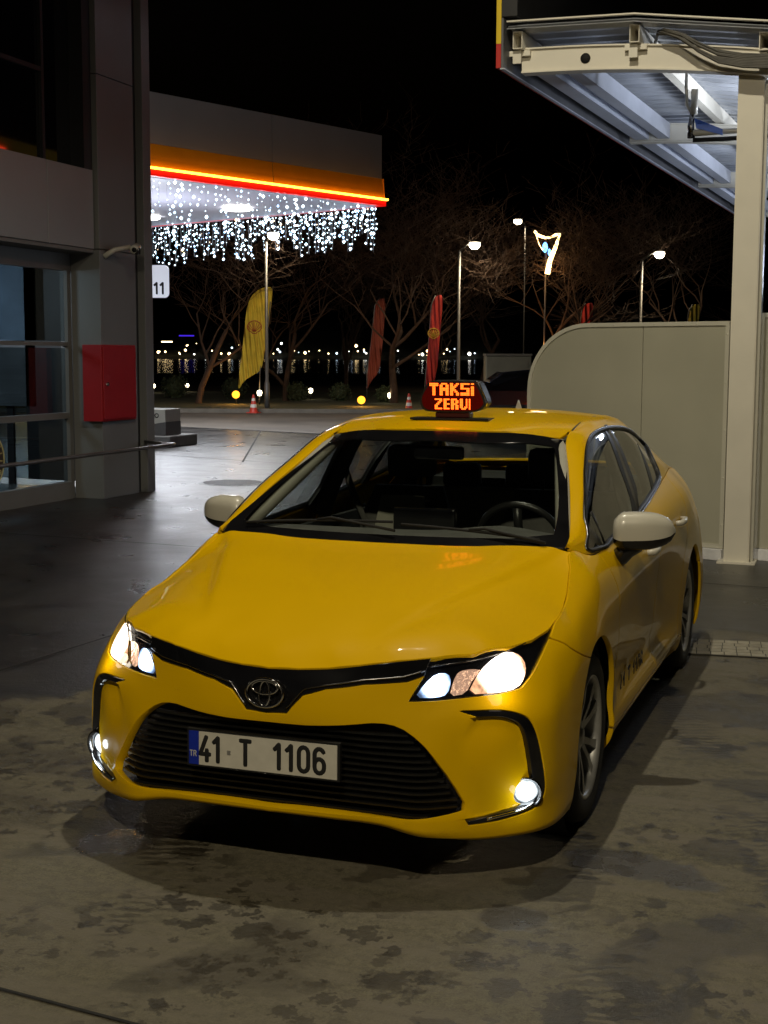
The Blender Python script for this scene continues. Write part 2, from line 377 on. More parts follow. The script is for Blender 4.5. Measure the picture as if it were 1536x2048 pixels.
roofT = TPS([(.548,1.91,1.352),(.545,2.06,1.388),(.540,2.22,1.408),(.537,2.4,1.418),(.535,2.60,1.424),(.533,2.8,1.420),(.530,3.00,1.408),(.530,3.2,1.380),(.530,3.35,1.340),
  (0,1.83,1.385),(0,1.9,1.400),(0,2.05,1.422),(0,2.3,1.442),(0,2.7,1.450),(0,3.0,1.440),(0,3.25,1.412),(0,3.44,1.366),(.3,1.85,1.381),(.3,2.05,1.414),(.3,2.4,1.438),(.3,2.8,1.440),(.3,3.1,1.422),(.3,3.41,1.358)])
trunkT = TPS([(.62,4.0,1.095),(.65,4.3,1.058),(.60,4.42,1.03),(.45,4.50,1.02),(0,4.52,1.02),(0,4.14,1.095),(.3,4.12,1.095),(.59,4.05,1.09),(0,4.3,1.085),(.35,4.3,1.083),(0,4.44,1.07),(.4,4.42,1.068)])

TR = {"grille":[[0.0048,0.4328],[0.1183,0.4401],[0.2033,0.4458],[0.2885,0.4497],[0.3799,0.4598],[0.4445,0.4462],[0.5088,0.3952],[0.5747,0.3229],[0.6267,0.2589],[0.6639,0.1682],[0.6075,0.1544],[0.5271,0.1407],[0.3944,0.1262],[0.1981,0.1068],[0.0942,0.11]],
 "bar_low":[[0.0058,0.4852],[0.0705,0.4963],[0.0889,0.5402],[0.1244,0.6148],[0.1984,0.6679],[0.32,0.6961],[0.4514,0.6962],[0.5029,0.7173]],
 "head_low":[[0.5029,0.7173],[0.468,0.5944],[0.5504,0.5901],[0.6396,0.5888],[0.7708,0.5916],[0.8558,0.5943],[0.8979,0.6375],[0.9364,0.6918],[0.9669,0.73],[1.0083,0.7713],[1.0498,0.8021]],
 "fogtrim":[[0.6418,0.5166],[0.7786,0.49],[0.8621,0.4802],[0.9035,0.4566],[0.9393,0.365],[0.9667,0.2329],[0.964,0.1626],[0.9293,0.1238],[0.8449,0.1107],[0.777,0.1017],[0.6608,0.0981],[0.6588,0.11],[0.7777,0.1303],[0.8458,0.1364],[0.8896,0.1525],[0.9106,0.1861],[0.9102,0.2675],[0.8889,0.387],[0.8625,0.4411],[0.8242,0.4541],[0.709,0.4692]],
 "lowbeam":[[0.6599,0.6052],[0.6846,0.6901],[0.7074,0.7359],[0.7448,0.771],[0.7853,0.7745],[0.8398,0.7428],[0.875,0.6874],[0.8704,0.6325],[0.8428,0.5983],[0.7685,0.5968]],
 "drl":[[0.4833,0.6111],[0.5083,0.6782],[0.5403,0.7233],[0.5816,0.7196],[0.598,0.6787],[0.5912,0.6166],[0.5556,0.6045]],
 "chromeglow":[[0.599,0.6054],[0.605,0.6775],[0.6189,0.7253],[0.6695,0.7292],[0.7075,0.7126],[0.6785,0.6868],[0.6577,0.6104]],
 "doorf":[[1.9685,0.7812],[1.9867,0.6935],[2.0513,0.6009],[2.0531,0.4954],[2.094,0.3551]],
 "bumperline":[[0.9965,0.7523],[1.1584,0.6551],[1.4025,0.5301]],
 "dlo":[[0.1139,0.0286],[0.1151,0.0967],[0.201,0.2304],[0.3082,0.2378],[0.5459,0.2441],[0.7334,0.2406],[0.8922,0.2358],[1.0664,0.2351],[1.2826,0.2226],[1.6748,0.2096],[2.0202,0.2041],[2.4968,0.2352],[2.2895,0.1053],[2.2442,0.0219],[2.0884,0.003],[1.3846,-0.002],[0.8452,0.0013],[0.5136,0.005],[0.414,-0.006],[0.2552,0.0065]],
 "bpl":[[1.3119,0.2266],[1.244,0.1315],[1.2104,0.0468],[1.1068,-0.006]],
 "bpr":[[1.4457,0.2193],[1.4737,0.13],[1.4403,0.0548],[1.2965,-0.0061]],
 "qpl":[[2.0798,0.2164],[1.8931,0.085],[1.8005,-0.0072]],
 "qpr":[[2.0053,0.1904],[1.9762,0.0767],[1.8956,-0.0069]],
 "frit":[[1.2432,0.0689],[1.2629,0.1961],[1.2722,0.35],[1.2701,0.511],[1.2577,0.7939],[1.229,0.8117],[0.8986,0.7799]]}

# ---------------------------------------------------------------- cutting panels out of the surfaces
def dens(poly, step=.014, closed=True):
    P = np.array(poly, float); out = []
    n = len(P)
    for i in range(n if closed else n-1):
        a, b = P[i], P[(i+1) % n]; k = max(1, int(np.ceil(np.linalg.norm(b-a)/step)))
        for t in range(k): out.append(a + (b-a)*t/k)
    if not closed: out.append(P[-1])
    return np.array(out)
def smooth_poly(poly, it=1, closed=True):
    P = np.array(poly, float)
    for _ in range(it):
        Q = []
        n = len(P)
        if closed:
            for i in range(n):
                a, b = P[i], P[(i+1) % n]; Q += [a*.75+b*.25, a*.25+b*.75]
        else:
            Q = [P[0]]
            for i in range(n-1):
                a, b = P[i], P[i+1]
                if i > 0: Q.append(a*.75+b*.25)
                if i < n-2: Q.append(a*.25+b*.75)
            Q.append(P[-1])
        P = np.array(Q)
    return P
def inside(pts, poly):
    x, y = pts[:, 0], pts[:, 1]; P = np.asarray(poly); n = len(P); r = np.zeros(len(pts), bool)
    for i in range(n):
        x1, y1 = P[i]; x2, y2 = P[(i+1) % n]
        if y1 == y2: continue
        c = ((y1 > y) != (y2 > y)) & (x < (x2-x1)*(y-y1)/(y2-y1) + x1)
        r ^= c
    return r
def cdt(domain, loops, lines, spacing, step=.014):
    """constrained triangulation of a flat domain; loops and lines become edges of it"""
    pts = []; edges = []
    def put(Q, closed):
        b = len(pts); pts.extend(Q.tolist()); n = len(Q)
        for i in range(n if closed else n-1): edges.append((b+i, b+(i+1) % n))
    put(dens(domain, step), True)
    for l in loops: put(dens(l, step), True)
    for l in lines: put(dens(l, step, False), False)
    Q = np.array(pts); D = np.array(domain)
    gx = np.arange(D[:, 0].min(), D[:, 0].max(), spacing); gy = np.arange(D[:, 1].min(), D[:, 1].max(), spacing*.866)
    X, Y = np.meshgrid(gx, gy); X = X + (np.arange(len(gy)) % 2)[:, None]*spacing/2
    g = np.c_[X.ravel(), Y.ravel()]; g = g[inside(g, domain)]
    keep = np.ones(len(g), bool)
    for i in range(0, len(Q), 200):
        d2 = ((g[:, None]-Q[None, i:i+200])**2).sum(2).min(1); keep &= d2 > (spacing*.45)**2
    g = g[keep]
    allp = [Vector(p) for p in Q.tolist()] + [Vector(p) for p in g.tolist()]
    vo, eo, fo, *_ = delaunay_2d_cdt(allp, edges, [], 0, 1e-5)
    V = np.array([v[:] for v in vo]); F = np.array([f for f in fo if len(f) == 3])
    c = V[F].mean(1); k = inside(c, domain)
    a = V[F]; ar = np.cross(a[:, 1]-a[:, 0], a[:, 2]-a[:, 0])
    F[ar < 0] = F[ar < 0][:, ::-1]
    return V, F[k & (abs(ar) > 1e-9)], c[k & (abs(ar) > 1e-9)]
def panel(name, P, N, F, mats, parent, gap=.0016, depth=.014, sides='R', off=0.0, free=None, mi=0):
    """P, N: all surface points and normals; F: triangles of this panel. Rolled edges give real shut lines."""
    if len(F) == 0: return None
    idx, inv = np.unique(F, return_inverse=True); T = inv.reshape(F.shape)
    p = P[idx] + N[idx]*off; n = N[idx]
    e = {}
    for t in T:
        for a, b in ((t[0], t[1]), (t[1], t[2]), (t[2], t[0])): e[(a, b)] = 1
    bd = [(a, b) for (a, b) in e if (b, a) not in e]
    if free is not None: bd = [(a, b) for a, b in bd if not (free(p[a]) and free(p[b]))]
    V = p.copy(); NN = n.copy(); faces = [tuple(t) for t in T]
    if depth > 0 and bd:
        acc = {}
        for a, b in bd:
            t = p[b]-p[a]; o = np.cross(t, (n[a]+n[b])/2); l = np.linalg.norm(o)
            if l < 1e-12: continue
            o = o/l
            for q in (a, b): acc[q] = acc.get(q, 0) + o
        bv = list(acc); out = {q: acc[q]/max(np.linalg.norm(acc[q]), .4) for q in bv}
        r = min(.0022, depth*.3)
        for q in bv: V[q] = p[q] - out[q]*(gap+r)
        i1 = {}; i2 = {}; A = []; AN = []; base = len(V)
        for q in bv:
            i1[q] = base+len(A); A.append(p[q]-out[q]*gap-n[q]*r); nn = out[q]*.9+n[q]*.45; AN.append(nn/np.linalg.norm(nn))
            i2[q] = base+len(A); A.append(p[q]-out[q]*gap-n[q]*depth); AN.append(out[q])
        V = np.vstack([V, A]); NN = np.vstack([NN, AN])
        for a, b in bd:
            if a in i1 and b in i1:
                faces += [(b, a, i1[a], i1[b]), (i1[b], i1[a], i2[a], i2[b])]
    res = None
    VV = []; FF = []; NO = []
    if 'R' in sides: VV.append(V); NO.append(NN); FF += faces
    if 'L' in sides:
        b = len(V) if 'R' in sides else 0
        VV.append(V*[-1, 1, 1]); NO.append(NN*[-1, 1, 1]); FF += [tuple(b+i for i in f[::-1]) for f in faces]
    VV = np.vstack(VV); NO = np.vstack(NO)
    me = bpy.data.meshes.new(name); me.from_pydata(VV.tolist(), [], FF)
    for m in (mats if isinstance(mats, (list, tuple)) else [mats]): me.materials.append(m)
    me.polygons.foreach_set('use_smooth', [True]*len(FF)); me.update()
    me.normals_split_custom_set_from_vertices(NO.tolist())
    o = bpy.data.objects.new(name, me); COL.objects.link(o)
    if parent: o.parent = parent
    return o
def both(name, *a, **k):
    return [panel(name, *a, sides=s, **k) for s in ('R', 'L')]
def height_panel(name, poly, fz, m, parent, spacing=.03, gap=.0016, depth=.014, off=0.0):
    V, F, c = cdt(poly, [], [], spacing, .012)
    x, y = V[:, 0], V[:, 1]; P = np.c_[x, y, fz(x, y)]; e = .002
    N = np.c_[-(fz(x+e, y)-fz(x-e, y))/(2*e), -(fz(x, y+e)-fz(x, y-e))/(2*e), np.ones(len(x))]
    N /= np.linalg.norm(N, axis=1)[:, None]
    return panel(name, P, N, F, m, parent, gap, depth, off=off)

# ================================================================ THE TAXI
car = empty('taxi', (0, 0, 0), 0, 'yellow sedan taxi with lit headlights and white mirror caps parked facing the viewer', 'taxi')
vm, um = W.kv[-1], W.ku[-1]
def yz(pts): return [W.near((.87, y, z), (.02, 1, 1)) for y, z in pts]
def circ(cy, cz, r, a0=0, a1=360, n=48): return [(cy+r*math.cos(rad(a0+(a1-a0)*i/n)), cz+r*math.sin(rad(a0+(a1-a0)*i/n))) for i in range(n)]
archF = yz([(.94-.372, .12)] + [(.94+.372*math.cos(rad(a)), .316+.372*math.sin(rad(a))) for a in range(180, -1, -6)] + [(.94+.372, .12)])
archR = yz([(3.64-.368, .12)] + [(3.64+.368*math.cos(rad(a)), .316+.368*math.sin(rad(a))) for a in range(180, -1, -6)] + [(3.64+.368, .12)])
def down(poly): p = [list(q) for q in poly]; p[0][1] = -.05; p[-1][1] = -.05; return p
archF, archR = down(archF), down(archR)
grille = smooth_poly([(-.5, TR['grille'][0][1])] + TR['grille'][1:-1] + [(-.5, TR['grille'][-2][1]-.004)], 1)
bar_low = [(-.02, TR['bar_low'][0][1])] + TR['bar_low'][1:]
head_low = TR['head_low']
bar = bar_low + [(TR['bar_low'][-1][0]+.012, vm+.05), (-.02, vm+.05)]
head = head_low + [(head_low[-1][0]+.02, vm+.05), (TR['bar_low'][-1][0]+.012, vm+.05)]
tr_o, tr_i = smooth_poly(TR['fogtrim'][:11], 2, False), smooth_poly(TR['fogtrim'][11:], 2, False)
trim = np.vstack([tr_o, tr_i])
fu, fv = W.near((.79, .26, .305)); fogc = [(fu+.050*math.cos(a), fv+.046*math.sin(a)) for a in np.linspace(0, 2*math.pi, 24, endpoint=False)]
lowb, drl, cglow = [smooth_poly(TR[k], 1) for k in ('lowbeam', 'drl', 'chromeglow')]
bl = TR['bumperline']
doorF = smooth_poly([(TR['doorf'][0][0]-.02, vm+.05)] + TR['doorf'] + yz([(1.345, .45), (1.37, .265)]), 1, False)
doorM = yz([(2.43, .99), (2.455, .80), (2.46, .6), (2.44, .265)]); doorM[0] = (doorM[0][0], vm+.05)
doorR = yz([(3.46, 1.07), (3.46, .90), (3.40, .78), (3.26, .62), (3.20, .48), (3.17, .265)]); doorR[0] = (doorR[0][0], vm+.05)
sillv = yz([(1.30, .255), (2.2, .255), (3.3, .255)]); sillv = [(sillv[0][0]-.3, sillv[0][1])] + sillv + [(sillv[-1][0]+.2, sillv[-1][1])]
rbump = yz([(3.98, .56), (4.2, .60)]) + [W.near((.75, 4.5, .66)), W.near((.3, 4.6, .66))]; rbump += [(um+.05, rbump[-1][1])]
tail = [W.near(q) for q in ((.80, 4.28, .80), (.72, 4.47, .79), (.52, 4.57, .80), (.50, 4.56, .90), (.70, 4.45, .92), (.82, 4.22, .93))]
dom = [(0, 0), (um, 0), (um, vm), (0, vm)]
V2, F2, C2 = cdt(dom, [grille, archF, archR, bar, head, trim, fogc, lowb, drl, cglow, tail],
                 [bl, doorF, doorM, doorR, sillv, rbump], .034, .014)
PW = W.ev(V2[:, 0], V2[:, 1]); NW = W.nrm(V2[:, 0], V2[:, 1])
# hollow of the bumper cheek inside the C-shaped trim
_ck = np.array([W.near(q) for q in ((.80, .24, .50), (.81, .25, .31))])
def bump_dist(uv):
    d = np.minimum.reduce([np.hypot(uv[:, 0]-q[0], (uv[:, 1]-q[1])) for q in dens(tr_i, .004, False)])
    return d
_in = (V2[:, 0] < _ck[:, 0].max()+.02) & (V2[:, 0] > .62) & (V2[:, 1] > _ck[1, 1]-.09) & (V2[:, 1] < _ck[0, 1]+.06)
_d = bump_dist(V2); _w = np.clip(1-_d/.17, 0, 1); _w = _w*_w*(3-2*_w)
_poly = np.array([tuple(q) for q in tr_i] + [(W.near((.60, .12, .50))), (W.near((.64, .12, .32)))])
_hol = inside(V2, _poly)
_edge = _d < .0026
_hol = _hol | _edge
PB = PW - NW*(.024*np.where(_edge, 1, _w)*_hol)[:, None]
_num = np.zeros_like(PW); _t = PB[F2]; _fn = np.cross(_t[:, 1]-_t[:, 0], _t[:, 2]-_t[:, 0])
for k in range(3): np.add.at(_num, F2[:, k], _fn)
_l = np.linalg.norm(_num, axis=1)[:, None]; _ok = (_l[:, 0] > 1e-12) & _hol
NB = NW.copy(); NB[_ok] = (_num/np.maximum(_l, 1e-12))[_ok]
# wheel arch flare
def flare(P):
    r1 = np.hypot(P[:, 1]-.94, P[:, 2]-.316); r2 = np.hypot(P[:, 1]-3.64, P[:, 2]-.316); f = np.zeros(len(P))
    for r in (r1, r2): f += .009*np.exp(-((r-.375)/.03)**2)
    return f
_f = flare(PW)*(abs(PW[:, 0]) > .8); PW = PW + np.c_[_f, 0*_f, 0*_f]; PB = PB + np.c_[_f, 0*_f, 0*_f]

lab = np.full(len(F2), 'x', dtype=object)
PC = W.ev(C2[:, 0], C2[:, 1])
def poly_lr(line, left=True):
    a = [tuple(q) for q in line]
    return a
U_, V_ = C2[:, 0], C2[:, 1]
def left_of(line):
    """is the point on the nose side of a line running from top to bottom"""
    L = np.array(line); o = np.argsort(L[:, 1]); return U_ < np.interp(V_, L[o, 1], L[o, 0])
def below(line):
    L = np.array(line); o = np.argsort(L[:, 0]); return V_ < np.interp(U_, L[o, 0], L[o, 1])
uF, uR = W.near((.89, .94, .3))[0], W.near((.89, 3.64, .3))[0]
mF, mM, mR = left_of(doorF), left_of(doorM), left_of(doorR)
lab[:] = 'quarter'
lab[mR] = 'rear_door'; lab[mM] = 'front_door'
sill = below(sillv) & (U_ > uF) & (U_ < uR); lab[sill] = 'sill'
lab[mF & ~(sill & (U_ > uF+.25))] = 'fender'
lab[sill & mF & (U_ > uF+.2)] = 'sill'
lab[(U_ > uR) & below(rbump)] = 'rear_bumper'
ub = W.near((.77, 4.42, .85))[0]
lab[(U_ > ub) & ~below(rbump)] = 'boot'
blx = [(bl[0][0]-.4, bl[0][1]+.25)] + [tuple(b) for b in bl] + [(bl[-1][0]+.3, bl[-1][1]-.15)]
lab[(U_ < uF) & below(blx)] = 'bumper'
lab[U_ < bl[0][0]-.05] = 'bumper'
lab[inside(C2, tail)] = 'tail'
lab[inside(C2, trim)] = 'trim'
lab[inside(C2, fogc)] = 'foghole'
lab[inside(C2, grille)] = 'grille'
lab[inside(C2, bar)] = 'bar'
hd = inside(C2, head); lab[hd] = 'head'
lab[inside(C2, lowb) & hd] = 'lowb'; lab[inside(C2, cglow) & hd & (lab != 'lowb')] = 'cglow'; lab[inside(C2, drl) & hd] = 'drl'
lab[inside(C2, archF) | inside(C2, archR)] = 'x'
FS = {k: F2[lab == k] for k in set(lab)}
mid = lambda p: p[0] < .0015
panel('front_bumper', PB, NB, FS['bumper'], M['paint'], car, sides='RL', depth=.03, free=mid)
for k, n in (('fender', 'fender'), ('front_door', 'front_door'), ('rear_door', 'rear_door'), ('quarter', 'rear_quarter'), ('sill', 'sill')):
    obs = both(n, PW, NW, FS[k], M['paint'], car, gap=.003, depth=.02)
    if k == 'front_door': fdoors = obs
    if k == 'rear_door': rdoors = obs
panel('rear_bumper', PW, NW, FS['rear_bumper'], M['paint'], car, sides='RL', free=mid)
panel('boot_face', PW, NW, FS['boot'], M['paint'], car, sides='RL', free=mid)
both('tail_light', PW, NW, FS['tail'], M['red_lens'], car, gap=.001)
both('fog_lamp_surround', PW, NW, FS['trim'], M['gloss'], car, gap=.0, depth=.025, off=-.002)
gbar = panel('upper_grille_bar', PW, NW, FS['bar'], M['gloss'], car, sides='RL', off=-.004, gap=.0006, free=mid)
# headlights
hb = np.vstack([FS[k] for k in ('head', 'lowb', 'drl', 'cglow')])
for s in 'RL':
    hl = panel('headlight', PW, NW, FS['head'], M['gloss'], car, sides=s, off=-.016, gap=.0, depth=0)
    panel('low_beam', PW, NW, FS['lowb'], M['beam'], hl, sides=s, off=-.009, gap=0, depth=0)
    panel('running_light', PW, NW, FS['drl'], M['drl'], hl, sides=s, off=-.011, gap=0, depth=0)
    panel('reflector', PW, NW, FS['cglow'], mat('reflector_painted_glow', (.42, .27, .20), .25, metal=.9, bump=.8, bscale=70, emit=(1, .58, .38), es=.45), hl, sides=s, off=-.022, gap=0, depth=0)  # reflector emission stands in for the warm glow around the beam
    panel('lens_cover', PW, NW, hb, M['lens'], hl, sides=s, off=-.001, gap=.001, depth=.016)
# lower grille: dark recess with curved slats
gr = panel('lower_grille', PW, NW, FS['grille'], M['dark'], car, sides='RL', off=-.075, gap=-.02, depth=0, free=mid)
sl = MB()
gp = np.array(grille)
for z in np.arange(.268, .545, .0205):
    line = []
    for x in np.arange(0, .66, .02):
        u, v = W.near((x, .02, z), (1, .15, 1.0))
        if not inside(np.array([[u, v]]), gp)[0]: break
        q = W.ev(u, v)[0]; nn = W.nrm(u, v)[0]; line.append(q - nn*.026)
    if len(line) < 2: continue
    full = [(-p[0], p[1], p[2]) for p in line[::-1]] + [tuple(p) for p in line[1:]]
    A = []
    for p in full:
        A += [(p[0], p[1], p[2]-.0035), (p[0], p[1]-.002, p[2]+.0035), (p[0], p[1]+.03, p[2]+.001), (p[0], p[1]+.03, p[2]-.002)]
    Fq = []
    for i in range(len(full)-1):
        for k in range(4): Fq.append((4*i+k, 4*i+(k+1) % 4, 4*i+4+(k+1) % 4, 4*i+4+k))
    sl.add(A, [f[::-1] for f in Fq])
sl.build('grille_slats', mat('slat_plastic', (.007, .007, .007), .38, var=.3, vscale=30), gr)
# chrome strips
def surf_tube(S, uvs, r, name, m, parent, lift=.002, n=6, mirror=True, full=False):
    uvs = dens(uvs, .02, False); P = S.ev(uvs[:, 0], uvs[:, 1]) + S.nrm(uvs[:, 0], uvs[:, 1])*lift
    o = []
    if full:
        t = MB().tube([(-p[0], p[1], p[2]) for p in P[::-1]] + [tuple(p) for p in P[1:]], r, n); return [t.build(name, m, parent)]
    for s in ((1, -1) if mirror else (1,)): o.append(MB().tube(P*[s, 1, 1], r, n).build(name, m, parent))
    return o
cl = np.array([W.near(q) for q in ((.070, -.02, .585), (.085, -.02, .60), (.128, -.01, .652), (.20, .005, .667), (.31, .042, .684), (.43, .09, .694), (.49, .12, .712))])
surf_tube(W, cl, .0030, 'chrome_strip', M['chrome_dull'], gbar, lift=.001)
# bright accent in the lower leg of the fog lamp surround
_al = [tr_o[i]*.35 + tr_i[len(tr_i)-1-int(i*(len(tr_i)-1)/(len(tr_o)-1))]*.65 for i in range(int(len(tr_o)*.70), len(tr_o)-1)]
surf_tube(W, _al, .0045, 'chrome_accent', M['chrome'], car, lift=.001)
surf_tube(W, [W.near(q) for q in ((.50, .135, .722), (.57, .175, .730), (.64, .235, .738), (.70, .31, .750), (.745, .40, .764))], .0022, 'lamp_trim_line', M['chrome_dull'], car, lift=-.002)
# emblem of three ellipses
em = MB(); eM = axis((0, -.030, .632), (0, -1, .12), (1, 0, 0))
def ell(cx, cy, rx, ry, r): em.tube([eM @ Vector((cx+rx*math.cos(a), cy+ry*math.sin(a), 0)) for a in np.linspace(0, 2*math.pi, 40, endpoint=False)], r, 8, closed=True)
ell(0, 0, .064, .045, .0048); ell(0, -.002, .018, .041, .0042); ell(0, .018, .045, .021, .0042)
em.build('emblem', M['chrome'], car)
# fog lamps
for s in (1, -1):
    c = Vector((s*.792, .262, .305)); d = Vector((s*.30, -1, 0)).normalized(); A = axis(c, d)
    fl = MB().lathe([(.050, .004), (.053, .012), (.047, .016), (.041, -.012), (.040, -.03)], A, 28).build('fog_lamp', M['chrome_dull'], car)
    MB().lathe([(0, -.004), (.02, -.005), (.035, -.009), (.041, -.014)], A, 28).build('lamp_glow', M['fog'], fl)
    L = lamp('fog_beam', 'SPOT', tuple(c + d*.03), .8, (.85, .95, 1), tuple(c + d*1.0 + Vector((0, 0, -.28))), .035, 100, 1.0); L.parent = fl
    h = Vector((s*.70, .20, .68)); L = lamp('low_beam_light', 'SPOT', tuple(h + Vector((0, -.06, 0))), 1.5, (1, .85, .62), tuple(h + Vector((s*.1, -3, -.55))), .05, 75, 1.0); L.parent = fl
    L = lamp('fog_spill', 'POINT', tuple(c + d*.055), .22, (.85, .95, 1), None, .02); L.parent = fl; L.data.specular_factor = 0
    L = lamp('low_beam_spill', 'POINT', (s*.74, .19, .66), .35, (1, .82, .6), None, .03); L.parent = fl; L.data.specular_factor = 0
# hood
he = [(x, y) for x, y, z in HOOD_EDGE]
hoodpoly = [(x, y) for x, y in he] + [(.745, 1.13), (.60, 1.095), (.4, 1.065), (.2, 1.055), (0, 1.052)]
full = hoodpoly[:] + [(-x, y) for x, y in hoodpoly[::-1] if x > 1e-6]
height_panel('bonnet', full, hood_z, M['paint'], car, .014, gap=.003, depth=.02)
# roof, boot lid
rp = [(0, 1.833), (.2, 1.842), (.40, 1.869), (.52, 1.912), (.545, 2.06), (.540, 2.22), (.535, 2.60), (.530, 3.0), (.530, 3.35), (.26, 3.42), (0, 3.44)]
height_panel('roof', rp + [(-x, y) for x, y in rp[::-1] if x > 1e-6], roofT.z, M['paint'], car, .035)
tp = [(0, 4.15), (.3, 4.13), (.59, 4.06), (.62, 4.0), (.65, 4.3), (.60, 4.42), (.45, 4.50), (0, 4.52)]
height_panel('boot_lid', (tp + [(-x, y) for x, y in tp[::-1] if x > 1e-6])[::-1], trunkT.z, M['paint'], car, .05)
# upper sides with window openings
gm, gn = G.ku[-1], G.kv[-1]
dlo = smooth_poly(TR['dlo'], 1); bpl, bpr, qpl, qpr = [np.array(TR[k]) for k in ('bpl', 'bpr', 'qpl', 'qpr')]
def ext(l, e=.05): l = [list(q) for q in l]; a, b = np.array(l[0]), np.array(l[1]); d = (a-b)/np.linalg.norm(a-b)*e; c, f = np.array(l[-1]), np.array(l[-2]); g = (c-f)/np.linalg.norm(c-f)*e; return [tuple(a+d)] + [tuple(q) for q in l] + [tuple(c+g)]
bpl, bpr, qpl, qpr = ext(bpl), ext(bpr), ext(qpl), ext(qpr)
V3, F3, C3 = cdt([(0, 0), (gm, 0), (gm, gn), (0, gn)], [dlo], [bpl, bpr, qpl, qpr], .03, .014)
PG = G.ev(V3[:, 0], V3[:, 1]); NG = G.nrm(V3[:, 0], V3[:, 1])
ing = inside(C3, dlo)
def side_of(line, c):
    L = np.array(line); o = np.argsort(L[:, 1]); return c[:, 0] < np.interp(c[:, 1], L[o, 1], L[o, 0])
s1, s2, s3, s4 = [side_of(l, C3) for l in (bpl, bpr, qpl, qpr)]
both('pillar_and_roof_rail', PG, NG, F3[~ing], M['paint'], car, gap=.0, depth=.02)
wf = both('front_window', PG, NG, F3[ing & s1], M['tint'], car, gap=.001, depth=.0, off=-.006)
both('centre_pillar_trim', PG, NG, F3[ing & ~s1 & s2], M['trim'], car, gap=.0, depth=.02, off=-.004)
both('rear_window', PG, NG, F3[ing & ~s2 & s3], M['tint'], car, gap=.001, depth=.0, off=-.006)
both('window_divider', PG, NG, F3[ing & ~s3 & s4], M['trim'], car, gap=.0, depth=.02, off=-.004)
both('quarter_window', PG, NG, F3[ing & ~s4], M['tint'], car, gap=.001, depth=.0, off=-.006)
dl = dens(dlo, .02); Pd = G.ev(dl[:, 0], dl[:, 1]) + G.nrm(dl[:, 0], dl[:, 1])*.002
for s in (1, -1):
    MB().tube(Pd*[s, 1, 1], .0038, 8, closed=True).build('window_moulding', M['chrome_dull'], car)
    di = smooth_poly(TR['dlo'], 1); cc = di.mean(0); di = cc + (di-cc)*[.985, .955]; di = dens(di, .02)
    Q = G.ev(di[:, 0], di[:, 1]) - G.nrm(di[:, 0], di[:, 1])*.004
    MB().tube(Q*[s, 1, 1], .0115, 8, closed=True).build('window_seal', M['trim'], car)
    # quarter light post in the front window
    a, b = (.742, 1.50), (.80, 1.43)
    MB().tube([(s*.742, 1.475, 1.085), (s*.765, 1.50, 1.02), (s*.79, 1.52, .955)], .012, 6).build('quarter_post', M['trim'], car)
# roof ditch moulding
for s in (1, -1):
    MB().tube([(s*x, y, z-.004) for x, y, z in ((.548,1.93,1.352),(.545,2.06,1.388),(.540,2.22,1.408),(.535,2.60,1.424),(.530,3.00,1.408),(.530,3.35,1.342))], .006, 6).build('roof_moulding', M['trim'], car)
# windscreen with black border
wu, wv = WS.ku[-1], WS.kv[-1]; wc = wu/2
fr = [tuple(q) for q in TR['frit']]; rgt = [q for q in fr if q[0] > wc+.05]
loop = [(wc, fr[0][1]-.0)] + rgt + [(wc, fr[-1][1]+.02)]
loop = smooth_poly(loop + [(2*wc-q[0], q[1]) for q in loop[1:-1][::-1]], 1)
V4, F4, C4 = cdt([(0, 0), (wu, 0), (wu, wv), (0, wv)], [loop], [], .04, .02)
P4 = WS.ev(V4[:, 0], V4[:, 1]); N4 = WS.nrm(V4[:, 0], V4[:, 1]); i4 = inside(C4, loop)
wsc = panel('windscreen', P4, N4, F4[i4], M['glass'], car, gap=0, depth=0, off=-.004)
panel('black_border', P4, N4, F4[~i4], M['gloss'], wsc, gap=.001, depth=.006, off=-.004)
U5, V5 = np.meshgrid(np.linspace(0, RW.ku[-1], 20), np.linspace(0, RW.kv[-1], 14)); q5 = np.c_[U5.ravel(), V5.ravel()]
F5 = [(r*20+c, r*20+c+1, (r+1)*20+c+1) for r in range(13) for c in range(19)] + [(r*20+c, (r+1)*20+c+1, (r+1)*20+c) for r in range(13) for c in range(19)]
panel('rear_windscreen', RW.ev(q5[:, 0], q5[:, 1]), RW.nrm(q5[:, 0], q5[:, 1]), np.array(F5), M['tint'], car, gap=0, depth=0, off=-.004)
# cowl and wipers
cw = MB(); nn = 24
A = []
for i in range(nn+1):
    x = -.735+1.47*i/nn; f = (abs(x)/.745)**2.2; y0 = 1.050+.078*f; 
    z0 = float(hood_z(x, min(y0, 1.12))[0]) - .016
    A += [(x, y0-.012, z0-.01), (x, y0+.03, z0+.006), (x, y0+.085, z0+.022-.004), (x, y0+.10, z0-.02)]
cw.add(A, [(4*i+k, 4*i+4+k, 4*i+5+k, 4*i+1+k) for i in range(nn) for k in range(3)], smooth=True)
cwo = cw.build('cowl', M['trim'], car)
def wsp(x, t, lift=.012):
    u, v = WS.near((x, 1.1+.8*t, 1+.37*t), (1, .7, .7)); return Vector(WS.ev(u, v)[0] + WS.nrm(u, v)[0]*lift)
for x0, x1, t0, t1 in ((-.62, .02, .06, .075), (.06, .62, .06, .03)):
    wp = MB().tube([wsp(x0+(x1-x0)*k/10, t0+(t1-t0)*k/10) for k in range(11)], .006, 6).build('wiper', M['dark'], car)
    MB().tube([wsp(x1+.03, .0, .02), wsp((x0+x1)/2+.06, (t0+t1)/2+.005, .024), wsp((x0+x1)/2, (t0+t1)/2, .016)], .006, 6).build('wiper_arm', M['dark'], wp)
